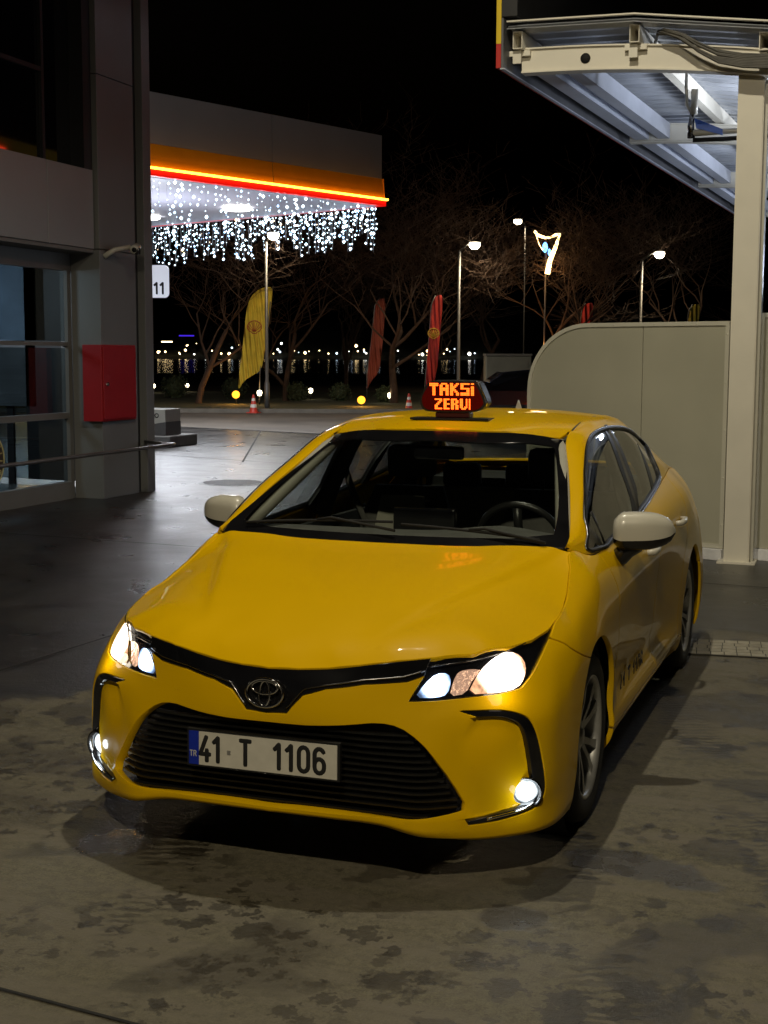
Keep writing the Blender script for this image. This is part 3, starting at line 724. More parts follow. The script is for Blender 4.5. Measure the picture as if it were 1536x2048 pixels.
# mirrors
for s in (1, -1):
    mr = MB(); Vn = []; nk, nl = 20, 14
    def shape(t, a, half=None):
        # t 0 inner .. 1 outer tip
        cx = .828+.236*t; cy = 1.575+.06*t; cz = 1.001+.004*t
        e = (1-max(0, (t-.35)/.65)**2.6)**.5 if t > .35 else 1
        e *= min(1, (t+.10)/.22)**.5
        h = .082*e; d = .070*e*(1-.15*t)
        ca, sa = math.cos(a), math.sin(a); ex = .75
        yy = cy - math.copysign(abs(ca)**ex, ca)*d*(1.0 if ca > 0 else .55); zz = cz + math.copysign(abs(sa)**ex, sa)*h*(1 if sa > 0 else .92)
        return (s*cx, yy, zz)
    ts = [i/nl for i in range(nl+1)]; ts[-1] = .998
    V = [shape(t, 2*math.pi*k/nk) for t in ts for k in range(nk)]
    Fw, Fb = [], []
    for i in range(nl):
        for k in range(nk):
            f = (i*nk+k, i*nk+(k+1) % nk, (i+1)*nk+(k+1) % nk, (i+1)*nk+k); f = f if s > 0 else f[::-1]
            am = 2*math.pi*(k+.5)/nk; (Fb if math.sin(am) < -.22 else Fw).append(f)
    Fw.append(tuple(range(nk))[::(-1 if s > 0 else 1)]); Fw.append(tuple(nl*nk+k for k in range(nk))[::(1 if s > 0 else -1)])
    mb = MB().add(V, Fb, 0, True)
    mb.tube([(s*.91, 1.61, .955), (s*.872, 1.60, .925), (s*.845, 1.59, .895), (s*.835, 1.60, .865)], [.042, .038, .040, .026], 10)
    mo = mb.build('wing_mirror', M['gloss'], car)
    MB().add(V, Fw, 0, True).build('mirror_cap', M['white'], mo)
# door handles
for dset, y0 in ((fdoors, 2.22), (rdoors, 3.12)):
    for s, d in zip((1, -1), dset):
        u, v = W.near((.87, y0, .845 if y0 < 3 else .875), (.02, 1, 1)); q = W.ev(u, v)[0]
        pts = [(s*(q[0]-.006), y0-.085, q[2]-.004), (s*(q[0]+.022), y0-.07, q[2]-.002), (s*(q[0]+.030), y0, q[2]), (s*(q[0]+.024), y0+.075, q[2]+.003), (s*(q[0]-.006), y0+.095, q[2]+.004)]
        MB().tube(pts, [.012, .015, .015, .014, .010], 10).build('door_handle', M['white'], d)
# panel flank fin on roof
MB().add([(0, 3.15, 1.425), (-.02, 3.24, 1.42), (.02, 3.24, 1.42), (0, 3.245, 1.475), (0, 3.22, 1.478)], [(0, 2, 4), (0, 4, 1), (2, 3, 4), (1, 4, 3), (1, 3, 2)], smooth=False).build('roof_antenna', M['white'], car)
# wheels
def wheel(x, y, s, steer=0):
    w = MB(); A = axis((x, y, .316), (s, 0, 0), (0, 0, 1))
    rs = [(.221, -.10), (.228, -.108), (.262, -.112), (.295, -.105), (.309, -.085), (.316, -.06), (.3165, 0), (.316, .06), (.309, .085), (.295, .103), (.268, .109), (.238, .106), (.226, .098), (.221, .09)]
    w.lathe([(r, h-.10) for r, h in rs], A, 56)
    wo = empty('wheel', (0, 0, 0)); wo.parent = car
    w.build('tyre', M['rubber'], wo)
    r = MB()
    r.lathe([(.221, -.19), (.215, -.15), (.211, -.05), (.212, -.022), (.222, -.010), (.230, -.004), (.228, .002), (.219, .001), (.213, -.008), (.207, -.03), (.205, -.15)], A, 56)
    r.lathe([(0, -.024), (.028, -.024), (.032, -.03), (.060, -.036), (.066, -.05), (.066, -.09)], A, 24)
    for k in range(5):
        for da in (-.19, .19):
            a = 2*math.pi*k/5+.3; a0 = a+da*.55; a1 = a+da*1.35
            n0 = Vector((math.cos(a0)*.045, math.sin(a0)*.045, -.036)); n1 = Vector((math.cos(a1)*.216, math.sin(a1)*.216, -.012))
            m_ = (n0+n1)/2 + Vector((0, 0, .004)); sd = Vector((-math.sin(a1), math.cos(a1), 0))
            Vv = []
            for p, wd in ((n0, .014), (m_, .012), (n1, .019)):
                Vv += [A @ (p-sd*wd), A @ (p+sd*wd), A @ (p+sd*wd*.7+Vector((0, 0, -.028))), A @ (p-sd*wd*.7+Vector((0, 0, -.028)))]
            Fv = [(4*i+q, 4*i+(q+1) % 4, 4*i+4+(q+1) % 4, 4*i+4+q) for i in range(2) for q in range(4)]
            r.add(Vv, Fv)
    r.build('rim', M['alloy'], wo)
    b = MB(); b.lathe([(0, -.10), (.15, -.10), (.15, -.12), (0, -.12)], A, 32); b.build('brake_disc', M['trim'], wo)
    b = MB(); b.lathe([(0, -.15), (.205, -.15), (.205, -.16), (0, -.16)], A, 24); b.build('wheel_back', M['dark'], wo)
for y in (.94, 3.64):
    for s in (1, -1): wheel(s*.864, y, s)
# wheel housings, underbody and engine bay (dark)
ub_ = MB()
for y in (.94, 3.64):
    for s in (1, -1):
        A = axis((s*.86, y, .316), (-s, 0, 0), (0, 0, 1))
        ub_.lathe([(.375, .02), (.375, .30), (.0, .30)], A, 40)
ub_.box(-.56, .56, .30, 4.35, .17, .20); ub_.box(-.54, .54, .17, 1.25, .2, .60); ub_.box(-.845, .845, 1.33, 3.24, .185, .205); ub_.box(-.56, .56, 3.3, 4.4, .2, .75)
ub_.box(-.50, .50, .06, .32, .212, .225)
ub_.build('underbody', M['dark'], car)
# cabin
ca = MB()
ca.box(-.79, -.76, 1.3, 3.5, .2, .90); ca.box(.76, .79, 1.3, 3.5, .2, .90); ca.box(-.74, .74, 1.18, 1.22, .2, .93)
ca.box(-.70, .70, 3.45, 3.5, .2, .98); ca.box(-.60, .60, 3.48, 4.0, .96, 1.03)
ca.build('cabin_lining', M['interior'], car)
ds = MB(); A = []
for i in range(17):
    x = -.72+1.44*i/16; hump = .035*math.exp(-((x-.37)/.2)**2); e = abs(x/.74)**2
    A += [(x, 1.14+.03*e, .955), (x, 1.28, .978+hump*.35), (x, 1.52, .975+hump), (x, 1.62, .955+hump), (x, 1.65, .90+hump*.5), (x, 1.60, .70)]
ds.add(A, [(6*i+k, 6*i+6+k, 6*i+7+k, 6*i+1+k) for i in range(16) for k in range(5)], smooth=True)
ds.build('dashboard', M['interior'], car)
MB().box(-.14, .14, 1.60, 1.64, .93, 1.06, b=.01).build('centre_screen', M['gloss'], car)
sw = MB(); A = axis((.37, 1.83, .905), (0, .92, .38), (1, 0, 0))
sw.tube([A @ Vector((.185*math.cos(a), .185*math.sin(a), 0)) for a in np.linspace(0, 2*math.pi, 40, endpoint=False)], .015, 10, closed=True)
sw.tube([A @ Vector((-.17, 0, 0)), A @ Vector((0, -.01, -.02)), A @ Vector((.17, 0, 0))], .018, 8); sw.tube([A @ Vector((0, 0, -.02)), A @ Vector((0, -.17, 0))], .02, 8)
sw.lathe([(0, .0), (.055, .0), (.065, -.03), (.05, -.12)], A, 20)
sw.build('steering_wheel', mat('wheel_leather', (.02, .02, .02), .3, bump=.1, bscale=400), car)
def seat(x, y, w=.25):
    st = MB()
    st.box(x-w, x+w, y-.28, y+.27, .34, .50, b=.05)
    se = st.build('seat', M['interior'], car)
    bk = MB(); V = []; 
    for t, hw, th in ((0, w, .06), (.35, w, .07), (.75, w*.95, .06), (1, w*.72, .04)):
        z = .45+.62*t; yy = y+.24+.16*t
        for a in np.linspace(0, 2*math.pi, 16, endpoint=False):
            ca_, sa_ = math.cos(a), math.sin(a)
            V.append((x+hw*math.copysign(abs(ca_)**.5, ca_), yy+th*math.copysign(abs(sa_)**.7, sa_), z))
    Fk = [(16*i+k, 16*i+(k+1) % 16, 16*i+16+(k+1) % 16, 16*i+16+k) for i in range(3) for k in range(16)] + [tuple(48+k for k in range(16))]
    bk.add(V, Fk, 0, True); bk.build('backrest', M['interior'], se)
    hr = MB().box(x-.125, x+.125, y+.385, y+.485, 1.11, 1.27, b=.035); hr.tube([(x-.05, y+.42, 1.02), (x-.05, y+.43, 1.15)], .007, 6); hr.tube([(x+.05, y+.42, 1.02), (x+.05, y+.43, 1.15)], .007, 6)
    hr.build('headrest', M['interior'], se)
seat(.36, 2.08); seat(-.36, 2.08)
MB().box(-.50, -.22, 2.285, 2.31, .62, .80, b=.01).add([(-.50, 2.335, .84), (-.22, 2.335, .84), (-.25, 2.375, 1.03), (-.47, 2.375, 1.03)], [(0, 1, 2, 3)]).build('seat_insert', M['beige'], car)
rb = MB().box(-.62, .62, 3.28, 3.40, .45, .99, b=.05); rb.box(-.62, .62, 2.85, 3.3, .34, .5, b=.04)
rb.build('rear_bench', M['beige'], car)
for x in (-.36, 0, .36): MB().box(x-.11, x+.11, 3.36, 3.44, .98, 1.12, b=.03).build('rear_headrest', M['interior'], car)
# headliner and inner pillars
Q = np.array([(x, y) for y in np.linspace(1.90, 3.36, 12) for x in np.linspace(-.5, .5, 11)]); zz = roofT.z(Q[:, 0], Q[:, 1])-.03
MB().add(np.c_[Q, zz], [(r*11+c, (r+1)*11+c, (r+1)*11+c+1, r*11+c+1) for r in range(11) for c in range(10)], smooth=True).build('headliner', mat('headliner_cloth', (.10, .10, .09), .9, bump=.1, bscale=400), car)
for s in (1, -1):
    MB().tube([(s*.69, 1.24, .985), (s*.655, 1.40, 1.06), (s*.60, 1.62, 1.175), (s*.545, 1.84, 1.29), (s*.52, 1.93, 1.33)], [.034, .036, .034, .032, .024], 10).build('inner_pillar', M['beige'], car)
    MB().tube([(s*.775, 2.33, .92), (s*.73, 2.38, 1.08), (s*.655, 2.43, 1.26), (s*.59, 2.44, 1.375)], [.05, .045, .04, .04], 8).build('inner_centre_pillar', M['interior'], car)
    MB().tube([(s*.68, 3.42, .98), (s*.635, 3.42, 1.12), (s*.55, 3.38, 1.25), (s*.49, 3.25, 1.345)], .038, 8).build('inner_rear_pillar', M['interior'], car)
    vz = MB().box(s*.35-.17, s*.35+.17, 1.875, 1.99, 1.335, 1.352, b=.005); vz.build('sun_visor', M['interior'], car)
mi_ = MB().box(-.115, .115, 1.80, 1.83, 1.255, 1.315, b=.012); mi_.tube([(0, 1.82, 1.30), (0, 1.84, 1.36)], .01, 6); mi_.build('rear_view_mirror', M['gloss'], car)
MB().tube([(-.70, 2.40, 1.22), (-.60, 2.36, 1.00), (-.50, 2.34, .80)], .018, 6, flat=(Vector((0, 1, 0)), .15)).build('seat_belt', M['interior'], car)
# stroke lettering
def arc(cx, cy, rx, ry, a0, a1, n=8): return [(cx+rx*math.cos(rad(a0+(a1-a0)*i/n)), cy+ry*math.sin(rad(a0+(a1-a0)*i/n))) for i in range(n+1)]
GL = {'4': [[(.34, 1), (.02, .27), (.52, .27)], [(.37, .45), (.37, 0)]], '1': [[(.0, .80), (.08, .86), (.22, 1), (.22, 0)]],
      'T': [[(0, 1), (.5, 1)], [(.25, 1), (.25, 0)]], '0': [arc(.24, .76, .24, .24, 0, 180) + arc(.24, .24, .24, .24, 180, 360) + [(.48, .76)]],
      '6': [arc(.24, .76, .24, .24, 30, 180) + [(0, .24)] + arc(.24, .24, .24, .24, 180, 360) + arc(.24, .34, .24, .24, 0, 165)],
      'R': [[(0, 0), (0, 1), (.25, 1)] + arc(.25, .76, .22, .24, 90, -90) + [(0, .52)], [(.25, .52), (.5, 0)]],
      'N': [[(0, 0), (0, 1), (.5, 0), (.5, 1)]], 'E': [[(.45, 1), (0, 1), (0, 0), (.45, 0)], [(0, .5), (.38, .5)]], 'L': [[(0, 1), (0, 0), (.42, 0)]],
      'I': [[(0.2, 0), (0.2, 1)]], 'S': [arc(.25, .76, .22, .24, 20, 270) + arc(.25, .24, .24, .28, 90, -160)], 'A': [[(0, 0), (.26, 1), (.52, 0)], [(.1, .36), (.42, .36)]]}
def strokes(mb, text, M4, h, r, adv=.72, flat=.25, n=8, mi=0, gaps=None, slant=0, wx=1):
    x = 0; nv = (M4.to_3x3() @ Vector((0, 0, 1))).normalized()
    for i, c in enumerate(text):
        if c == ' ': x += h*.5; continue
        for st in GL[c]:
            runs = [[st[0]]]
            for q_ in range(1, len(st)):
                runs[-1].append(st[q_])
                if q_ < len(st)-1:
                    u1 = (Vector(st[q_])-Vector(st[q_-1])).normalized(); u2 = (Vector(st[q_+1])-Vector(st[q_])).normalized()
                    if u1.dot(u2) < .75: runs.append([st[q_]])
            for rn in runs:
                A_ = [M4 @ Vector((x+px*h*wx+slant*py*h, py*h, 0)) for px, py in rn]
                A_ = [A_[0]-(A_[1]-A_[0]).normalized()*r*.75] + A_[0:] + [A_[-1]+(A_[-1]-A_[-2]).normalized()*r*.75]
                mb.tube(A_, [r*.7]+[r]*(len(A_)-2)+[r*.7], n, mi, flat=(nv, flat))
        x += h*adv*(1 if c not in '1I' else .78)
    return mb
# number plate, tilted a little like the photo's
pl = empty('number_plate'); pl.parent = car
pM = axis((0, -.052, .435), (0, -1, .02), (1, 0, 0))
MB().prism([(-.268, -.062), (.268, -.062), (.268, .062), (-.268, .062)], -.016, 0, pM).build('plate_holder', M['trim'], pl)
MB().prism([(-.224, -.055), (.260, -.055), (.260, .055), (-.224, .055)], 0, .0035, pM).build('plate_face', M['plate'], pl)
MB().prism([(-.260, -.055), (-.2245, -.055), (-.2245, .055), (-.260, .055)], 0, .0035, pM).build('country_band', M['blue'], pl)
def at_pl(x, y): return pM @ Matrix.Translation((x, y, .004))
hh = .078
for ch, xx in (('4', -.220), ('1', -.170), ('T', -.074), ('1', .046), ('1', .088), ('0', .130), ('6', .184)):
    strokes(MB(), ch, at_pl(xx, -.039), hh, .0074, wx=.86, flat=.12).build('character', M['ink'], pl)
strokes(MB(), 'TR', at_pl(-.256, -.028), .018, .0016, adv=.75).build('country_letters', M['plate'], pl)
MB().prism([(-.122, -.012), (-.110, -.012), (-.110, .002), (-.122, .002)], .0036, .005, pM).build('plate_stamp', M['alloy'], pl)
sq = MB(); x = -.12
rr = random.Random(5)
pts = [pM @ Vector((-.12+.24*i/60, -.0585+.0025*math.sin(i*1.25)+.0012*math.sin(i*.51), .001)) for i in range(61)]
sq.tube(pts, .0005, 4); sq.build('dealer_script', M['chrome_dull'], pl)
# lettering on the doors
for s, d in zip((1, -1), fdoors):
    y0, z0 = (1.62, .285) if s > 0 else (2.32, .285)
    q = W.ev(*yz([(1.9, .33)])[0])[0]
    A = axis((s*(q[0]+.0015), y0, z0), (s, 0, 0), (0, s, 0))
    xx = 0
    for ch in '41 T 1106':
        if ch != ' ': strokes(MB(), ch, A @ Matrix.Translation((xx, 0, 0)), .10, .009, flat=.12).build('door_character', M['ink'], d)
        xx += .055 if ch == ' ' else (.062 if ch == '1' else .078)

# ================================================================ ROOF SIGN
sg = empty('taxi_sign', (0.0, 2.06, 1.420), 0, 'lit red LED roof sign reading TAKSi ZERVI on the yellow taxi', 'taxi sign')
sg.rotation_euler = (0, 0, 0)
MB().prism([(-.20, -.055), (.17, -.055), (.17, .055), (-.20, .055)], .0, .009, Matrix.Identity(4)).build('magnet_plate', M['trim'], sg)
MB().box(-.085, .075, -.035, .035, .010, .034, b=.004).build('sign_foot', mat('dark_red_plastic', (.05, .004, .003), .4, var=.1), sg)
oc = [(-.158, .0), (-.152, .028), (-.118, .082), (-.098, .090), (.098, .090), (.120, .082), (.158, -.005), (.152, -.022), (.118, -.052), (-.118, -.052), (-.148, -.035)]
oc = [tuple(q) for q in smooth_poly(oc, 2)]
A = axis((0, 0, .088), (0, -1, -.05), (1, 0, 0))
MB().prism([(x*1.0, y) for x, y in oc], -.05, .045, A).build('sign_case', M['trim'], sg)
MB().prism([(x*.93, .018+(y-.018)*.90) for x, y in oc], .046, .049, A).build('sign_screen', mat('screen_painted_halo', (.035, .002, .001), .2, coat=.5, var=.1, emit=(1, .01, .004), es=.035), sg)  # red base and faint emission stand in for the LED halo
MB().tube([A @ Vector((x*1.01, y*1.01, .042)) for x, y in ((.100, .090), (.122, .082), (.160, -.005), (.153, -.024))], .0035, 6).build('bezel', M['chrome'], sg)
BMP = {'T': ['######', '######', '..##..', '..##..', '..##..', '..##..', '..##..', '..##..'],
 'A': ['.####.', '##..##', '##..##', '######', '######', '##..##', '##..##', '##..##'],
 'K': ['##..##', '##.##.', '####..', '###...', '####..', '##.##.', '##..##', '##..##'],
 'S': ['######', '##....', '##....', '######', '....##', '....##', '######', '######'],
 'i': ['##', '..', '##', '##', '##', '##', '##', '##'],
 'z': ['#####', '...##', '..##.', '.##..', '##...', '##...', '#####'], 'e': ['####', '##..', '##..', '####', '##..', '##..', '####'],
 'r': ['####.', '##.##', '##.##', '####.', '##.##', '##.##', '##.##'], 'v': ['##..#', '##..#', '##..#', '##..#', '##..#', '##.##', '.###.'], 'l': ['#']*7}
led = MB(); pt = .0070
def led_row(word, x, y):
    for c in word:
        b = BMP[c]
        for r, row in enumerate(b):
            for k, ch in enumerate(row):
                if ch == '#':
                    cx, cy = x+k*pt, y-r*pt; h_ = .0029
                    led.prism([(cx-h_, cy-h_), (cx+h_, cy-h_), (cx+h_, cy+h_), (cx-h_, cy+h_)], .0495, .0505, A)
        x += (len(b[0])+1)*pt
led_row('TAKSi', -.105, .078); led_row('zervl', -.080, .008)
led.build('led_text', emis('led_red', (1, .105, .009), 4.8), sg)

# ================================================================ THE PLACE
FW = np.array([math.sin(YAW), math.cos(YAW)]); RT = np.array([math.cos(YAW), -math.sin(YAW)])
def at(d, px, z=0.0):
    """point at ground distance d along the view axis, px: column in the full photograph"""
    s_ = (px-768)/2742.2*d; q = CAMP[:2]+FW*d+RT*s_; return (float(q[0]), float(q[1]), z)
def zat(d, py): return CAMP[2] + (714.5-py)/2742.2*d
VROT = math.atan2(RT[1], RT[0])

# ---------- ground
def concrete():
    m = bpy.data.materials.new('yard_concrete'); m.use_nodes = True; nt = m.node_tree; L = nt.links; p = nt.nodes['Principled BSDF']
    N = nt.nodes.new
    tc = N('ShaderNodeTexCoord'); pos = tc.outputs['Object']
    def noise(sc, det=5, rough=.55, dist=0, vec=pos):
        n = N('ShaderNodeTexNoise'); n.inputs['Scale'].default_value = sc; n.inputs['Detail'].default_value = det
        n.inputs['Roughness'].default_value = rough; n.inputs['Distortion'].default_value = dist; L.new(vec, n.inputs['Vector']); return n.outputs[0]
    def ramp(src, a, b, c=0., d=1., smooth=True):
        r = N('ShaderNodeMapRange'); r.interpolation_type = 'SMOOTHSTEP' if smooth else 'LINEAR'
        for i, v_ in enumerate((a, b, c, d)): r.inputs[i+1].default_value = v_
        L.new(src, r.inputs[0]); return r.outputs[0]
    def op(k, a, b=None, c=None):
        n = N('ShaderNodeMath'); n.operation = k
        for i, q in enumerate((a, b, c)):
            if q is None: continue
            if isinstance(q, (int, float)): n.inputs[i].default_value = q
            else: L.new(q, n.inputs[i])
        return n.outputs[0]
    def mixc(f, a, b):
        n = N('ShaderNodeMix'); n.data_type = 'RGBA'; L.new(f, n.inputs[0])
        for i, q in ((6, a), (7, b)):
            if isinstance(q, tuple): n.inputs[i].default_value = (*q, 1)
            else: L.new(q, n.inputs[i])
        return n.outputs[2]
    sep = N('ShaderNodeSeparateXYZ'); L.new(pos, sep.inputs[0]); X, Y = sep.outputs[0], sep.outputs[1]
    big = noise(.35, 4); med = noise(1.7, 6, .6, .4); fine = noise(28, 6, .7); streak_map = N('ShaderNodeMapping'); L.new(pos, streak_map.inputs[0]); streak_map.inputs['Scale'].default_value = (.6, 5, 1); streak_map.inputs['Rotation'].default_value = (0, 0, .25)
    stk = noise(1.6, 6, .65, .2, streak_map.outputs[0])
    # where the yard is wet: behind the car's nose to the left and far back; dry and stained in front
    far = ramp(op('ADD', op('MULTIPLY', Y, .8), op('MULTIPLY', X, -.75)), 1.6, 4.2)
    far = op('MAXIMUM', far, ramp(Y, 4.5, 5.4, 0, .85))
    edge = op('ADD', far, op('MULTIPLY', op('SUBTRACT', med, .5), 1.3))
    wet = ramp(edge, .40, .62)
    # star-shaped drip spots
    def spots(scale, thr, warp, seed):
        mp = N('ShaderNodeMapping'); L.new(pos, mp.inputs[0]); mp.inputs['Location'].default_value = seed
        wn = N('ShaderNodeTexNoise'); wn.inputs['Scale'].default_value = scale*4; wn.inputs['Detail'].default_value = 3; L.new(mp.outputs[0], wn.inputs[0])
        ad = N('ShaderNodeVectorMath'); ad.operation = 'MULTIPLY_ADD'; L.new(wn.outputs[1], ad.inputs[0]); ad.inputs[1].default_value = (warp,)*3; L.new(mp.outputs[0], ad.inputs[2])
        v = N('ShaderNodeTexVoronoi'); v.inputs['Scale'].default_value = scale; v.inputs['Randomness'].default_value = 1; v.voronoi_dimensions = '2D'; L.new(ad.outputs[0], v.inputs['Vector'])
        sc = N('ShaderNodeSeparateColor'); L.new(v.outputs['Color'], sc.inputs[0])
        size = op('MULTIPLY', op('POWER', sc.outputs[0], 1.7), thr)
        return ramp(op('SUBTRACT', size, v.outputs['Distance']), -.01, .03)
    s1 = spots(6.2, .46, .17, (3, 1, 0)); s2 = spots(1.9, .34, .40, (7.3, 2.2, 0)); s3 = spots(13, .52, .09, (1, 5, 0))
    mask = ramp(noise(.8, 2), .42, .60)
    # tyre tread prints: two bands running diagonally
    tm = N('ShaderNodeMapping'); L.new(pos, tm.inputs[0]); tm.inputs['Rotation'].default_value = (0, 0, -.30)
    wv = N('ShaderNodeTexWave'); wv.wave_type = 'BANDS'; wv.bands_direction = 'Y'; wv.inputs['Scale'].default_value = 6.5; wv.inputs['Distortion'].default_value = 5.5; wv.inputs['Detail'].default_value = 4; wv.inputs['Detail Scale'].default_value = 2.4; L.new(tm.outputs[0], wv.inputs[0])
    ts = N('ShaderNodeSeparateXYZ'); L.new(tm.outputs[0], ts.inputs[0])
    def band(c, w): return ramp(op('ABSOLUTE', op('SUBTRACT', op('ADD', ts.outputs[0], op('MULTIPLY', med, .10)), c)), w*.6, w, 1, 0)
    bands = op('MAXIMUM', band(-.30, .13), op('MAXIMUM', band(1.05, .12), band(1.75, .13)))
    tread = op('MULTIPLY', op('MULTIPLY', bands, ramp(wv.outputs[1], .42, .6)), ramp(noise(2.2, 3), .42, .6))
    mask2 = ramp(noise(1.1, 3), .45, .58)
    stain = op('MINIMUM', 1, op('ADD', op('ADD', op('MULTIPLY', op('MULTIPLY', s1, mask2), .85), op('MULTIPLY', s2, .55)), op('ADD', op('MULTIPLY', op('MULTIPLY', s3, mask), .7), op('MULTIPLY', tread, .75))))
    def pool(cx, cy, rx, ry, rot):
        mp = N('ShaderNodeMapping'); mp.vector_type = 'TEXTURE'; L.new(pos, mp.inputs[0]); mp.inputs['Location'].default_value = (cx, cy, 0); mp.inputs['Rotation'].default_value = (0, 0, rot); mp.inputs['Scale'].default_value = (rx, ry, 1)
        ln = N('ShaderNodeVectorMath'); ln.operation = 'LENGTH'; L.new(mp.outputs[0], ln.inputs[0])
        return ramp(op('ADD', ln.outputs['Value'], op('MULTIPLY', op('SUBTRACT', noise(6, 6, .65), .5), 2.4)), .75, 1.12, 1, 0)
    pools = None
    for q in ((1.13, .52, .27, .13, -.25), (-.66, .12, .16, .12, .5), (.84, -.02, .12, .10, .3), (-2.1, .6, .5, .2, .4)):
        pl_ = pool(*q); pools = pl_ if pools is None else op('MAXIMUM', pools, pl_)
    damp = op('MULTIPLY', ramp(noise(1.15, 5, .55, .7), .56, .63), .55)
    grit = noise(140, 3, .8)
    dry = mixc(ramp(op('ADD', op('MULTIPLY', fine, .5), op('MULTIPLY', grit, .5)), .36, .62), (.040, .036, .021), (.135, .121, .077))
    dry = mixc(ramp(stk, .35, .7), dry, (.115, .100, .074))
    dry = mixc(op('MULTIPLY', ramp(big, .35, .65), .35), dry, (.10, .09, .07))
    c1 = mixc(op('MULTIPLY', stain, .95), dry, (.018, .014, .008))
    c1 = mixc(damp, c1, (.030, .025, .016)); c1 = mixc(op('MULTIPLY', pools, .8), c1, (.042, .038, .032))
    col = mixc(wet, c1, mixc(ramp(med, .35, .7), (.012, .011, .011), (.032, .029, .027)))
    L.new(col, p.inputs['Base Color'])
    rg = op('SUBTRACT', .72, op('MULTIPLY', stain, .22)); rg = op('SUBTRACT', rg, op('MULTIPLY', damp, .30)); rg = op('SUBTRACT', rg, op('MULTIPLY', pools, .40))
    wr = op('ADD', .14, op('MULTIPLY', med, .36))
    mixr = N('ShaderNodeMix'); L.new(wet, mixr.inputs[0]); L.new(rg, mixr.inputs[2]); L.new(wr, mixr.inputs[3]); L.new(mixr.outputs[0], p.inputs['Roughness'])
    b = N('ShaderNodeBump'); b.inputs['Strength'].default_value = .75; b.inputs['Distance'].default_value = .012
    hgt = op('ADD', op('MULTIPLY', fine, .5), op('MULTIPLY', noise(90, 4, .7), .35)); hgt = op('ADD', hgt, op('MULTIPLY', med, .5)); hgt = op('SUBTRACT', hgt, op('MULTIPLY', tread, .25)); hgt = op('ADD', hgt, op('MULTIPLY', pools, op('MULTIPLY', noise(150, 2), .3))); L.new(hgt, b.inputs['Height']); L.new(b.outputs[0], p.inputs['Normal'])
    return m
mc = concrete()
def quad(name, pts, m, kind='structure', z=None):
    mb = MB().add(pts, [tuple(range(len(pts)))]); o = mb.build(name, m); tag(o, kind=kind); return o
a, b, c, d_ = [at(41.9, px) for px in (-2600, 4200)] + [at(-9, 0), at(-9, 0)]
k1, k2 = at(41.9, -2600), at(41.9, 4200)
n1 = (k1[0]-FW[0]*56, k1[1]-FW[1]*56, 0); n2 = (k2[0]-FW[0]*56, k2[1]-FW[1]*56, 0)
quad('ground', [n1, n2, k2, k1], mc)
# road strip before the kerb
P1 = np.array([-9.236, 26.683]); P0 = np.array([-11.746, 20.092]); P2 = np.array([-17.142, 29.781])
dn = (P0-P1)/np.linalg.norm(P0-P1); de = (P2-P1)/np.linalg.norm(P2-P1)
j1, j2 = np.array([-14.395, 25.772]), np.array([-9.796, 24.2]); jd = (j2-j1)/np.linalg.norm(j2-j1)
r1, r2 = j1-jd*10, j1+jd*40
e1, e2 = at(41.7, -100), at(41.7, 2400)
quad('road', [(*r1, .004), (*r2, .004), (e2[0], e2[1], .004), (e1[0], e1[1], .004)], mat('old_asphalt', (.058, .048, .038), .75, bump=.4, bscale=40, var=.35, vscale=.6))
jt = MB(); jn = np.array([-jd[1], jd[0]])
def strip(a, b, w, z=.006): 
    a = np.array(a[:2]); b = np.array(b[:2]); d = (b-a)/np.linalg.norm(b-a); n = np.array([-d[1], d[0]])*w/2
    jt.add([(*(a-n), z), (*(b-n), z), (*(b+n), z), (*(a+n), z)], [(0, 1, 2, 3)])
strip(j1-jd*20, j2+jd*20, .10, .008); strip((-7.807, 16.09), (-11.6, 25.0), .035); strip((-14, 18.6), (-3, 14.6), .03)
strip((-2.75, .2), (-2.3, 6.6), .014); strip((-3.5, -1.0), (-2.75, .2), .014); strip((-2.2, -.77), (.62, -1.08), .012)
strip((-9, 7.4), (-1.6, 6.75), .02); strip((-1.6, 6.75), (3.5, 6.3), .02)
o = jt.build('slab_joints', M['dark']); tag(o, kind='structure')
# kerb, lawn, promenade, shore
kb = MB(); kb.obox(at(41.9, 768)[:2], RT, FW, 60, .09, 0, .12); tag(kb.build('kerb', mat('kerb_stone', (.13, .115, .09), .8, bump=.3, var=.2, vscale=3)), kind='structure')
def band_(name, d0, d1, z0, z1, m, w=110):
    p = [at(d0, 768), at(d1, 768)]
    mb = MB(); nn_ = 40; V = []
    for (q, z, ww) in ((p[0], z0, w), (p[1], z1, w)):
        for i in range(nn_+1): s_ = -ww+2*ww*i/nn_; V.append((q[0]+RT[0]*s_, q[1]+RT[1]*s_, z))
    mb.add(V, [(i, i+1, nn_+1+i+1, nn_+1+i) for i in range(nn_)]); o = mb.build(name, m); tag(o, kind='structure'); return o
band_('lawn', 41.99, 62, .10, .12, mat('grass_turf', (.030, .034, .012), .95, bump=1, bscale=12, var=.5, vscale=1.5))
band_('path', 62, 76, .121, .10, mat('path_paving', (.060, .045, .026), .8, var=.25, vscale=.8))
band_('shore_terrain', 76, 235, .10, -1.3, mat('dark_turf', (.012, .011, .008), .95, var=.5, vscale=.3), 260)
wm = mat('lake_water', (.002, .003, .004), .13, bump=.35, bscale=.9, var=.1); band_('lake', 225, 1500, -1.0, -1.0, wm, 1500)
hp = MB(); rr = random.Random(8); V = []; n_ = 90
for i in range(n_+1):
    s_ = -900+1800*i/n_; q = at(1300, 768); h_ = 32+14*math.sin(i*.13+1)+9*math.sin(i*.37)+4*math.sin(i*.9)
    for dd_, z in ((0, -1.2), (0, 2.0), (120, h_)): V.append((q[0]+RT[0]*s_+FW[0]*dd_, q[1]+RT[1]*s_+FW[1]*dd_, z))
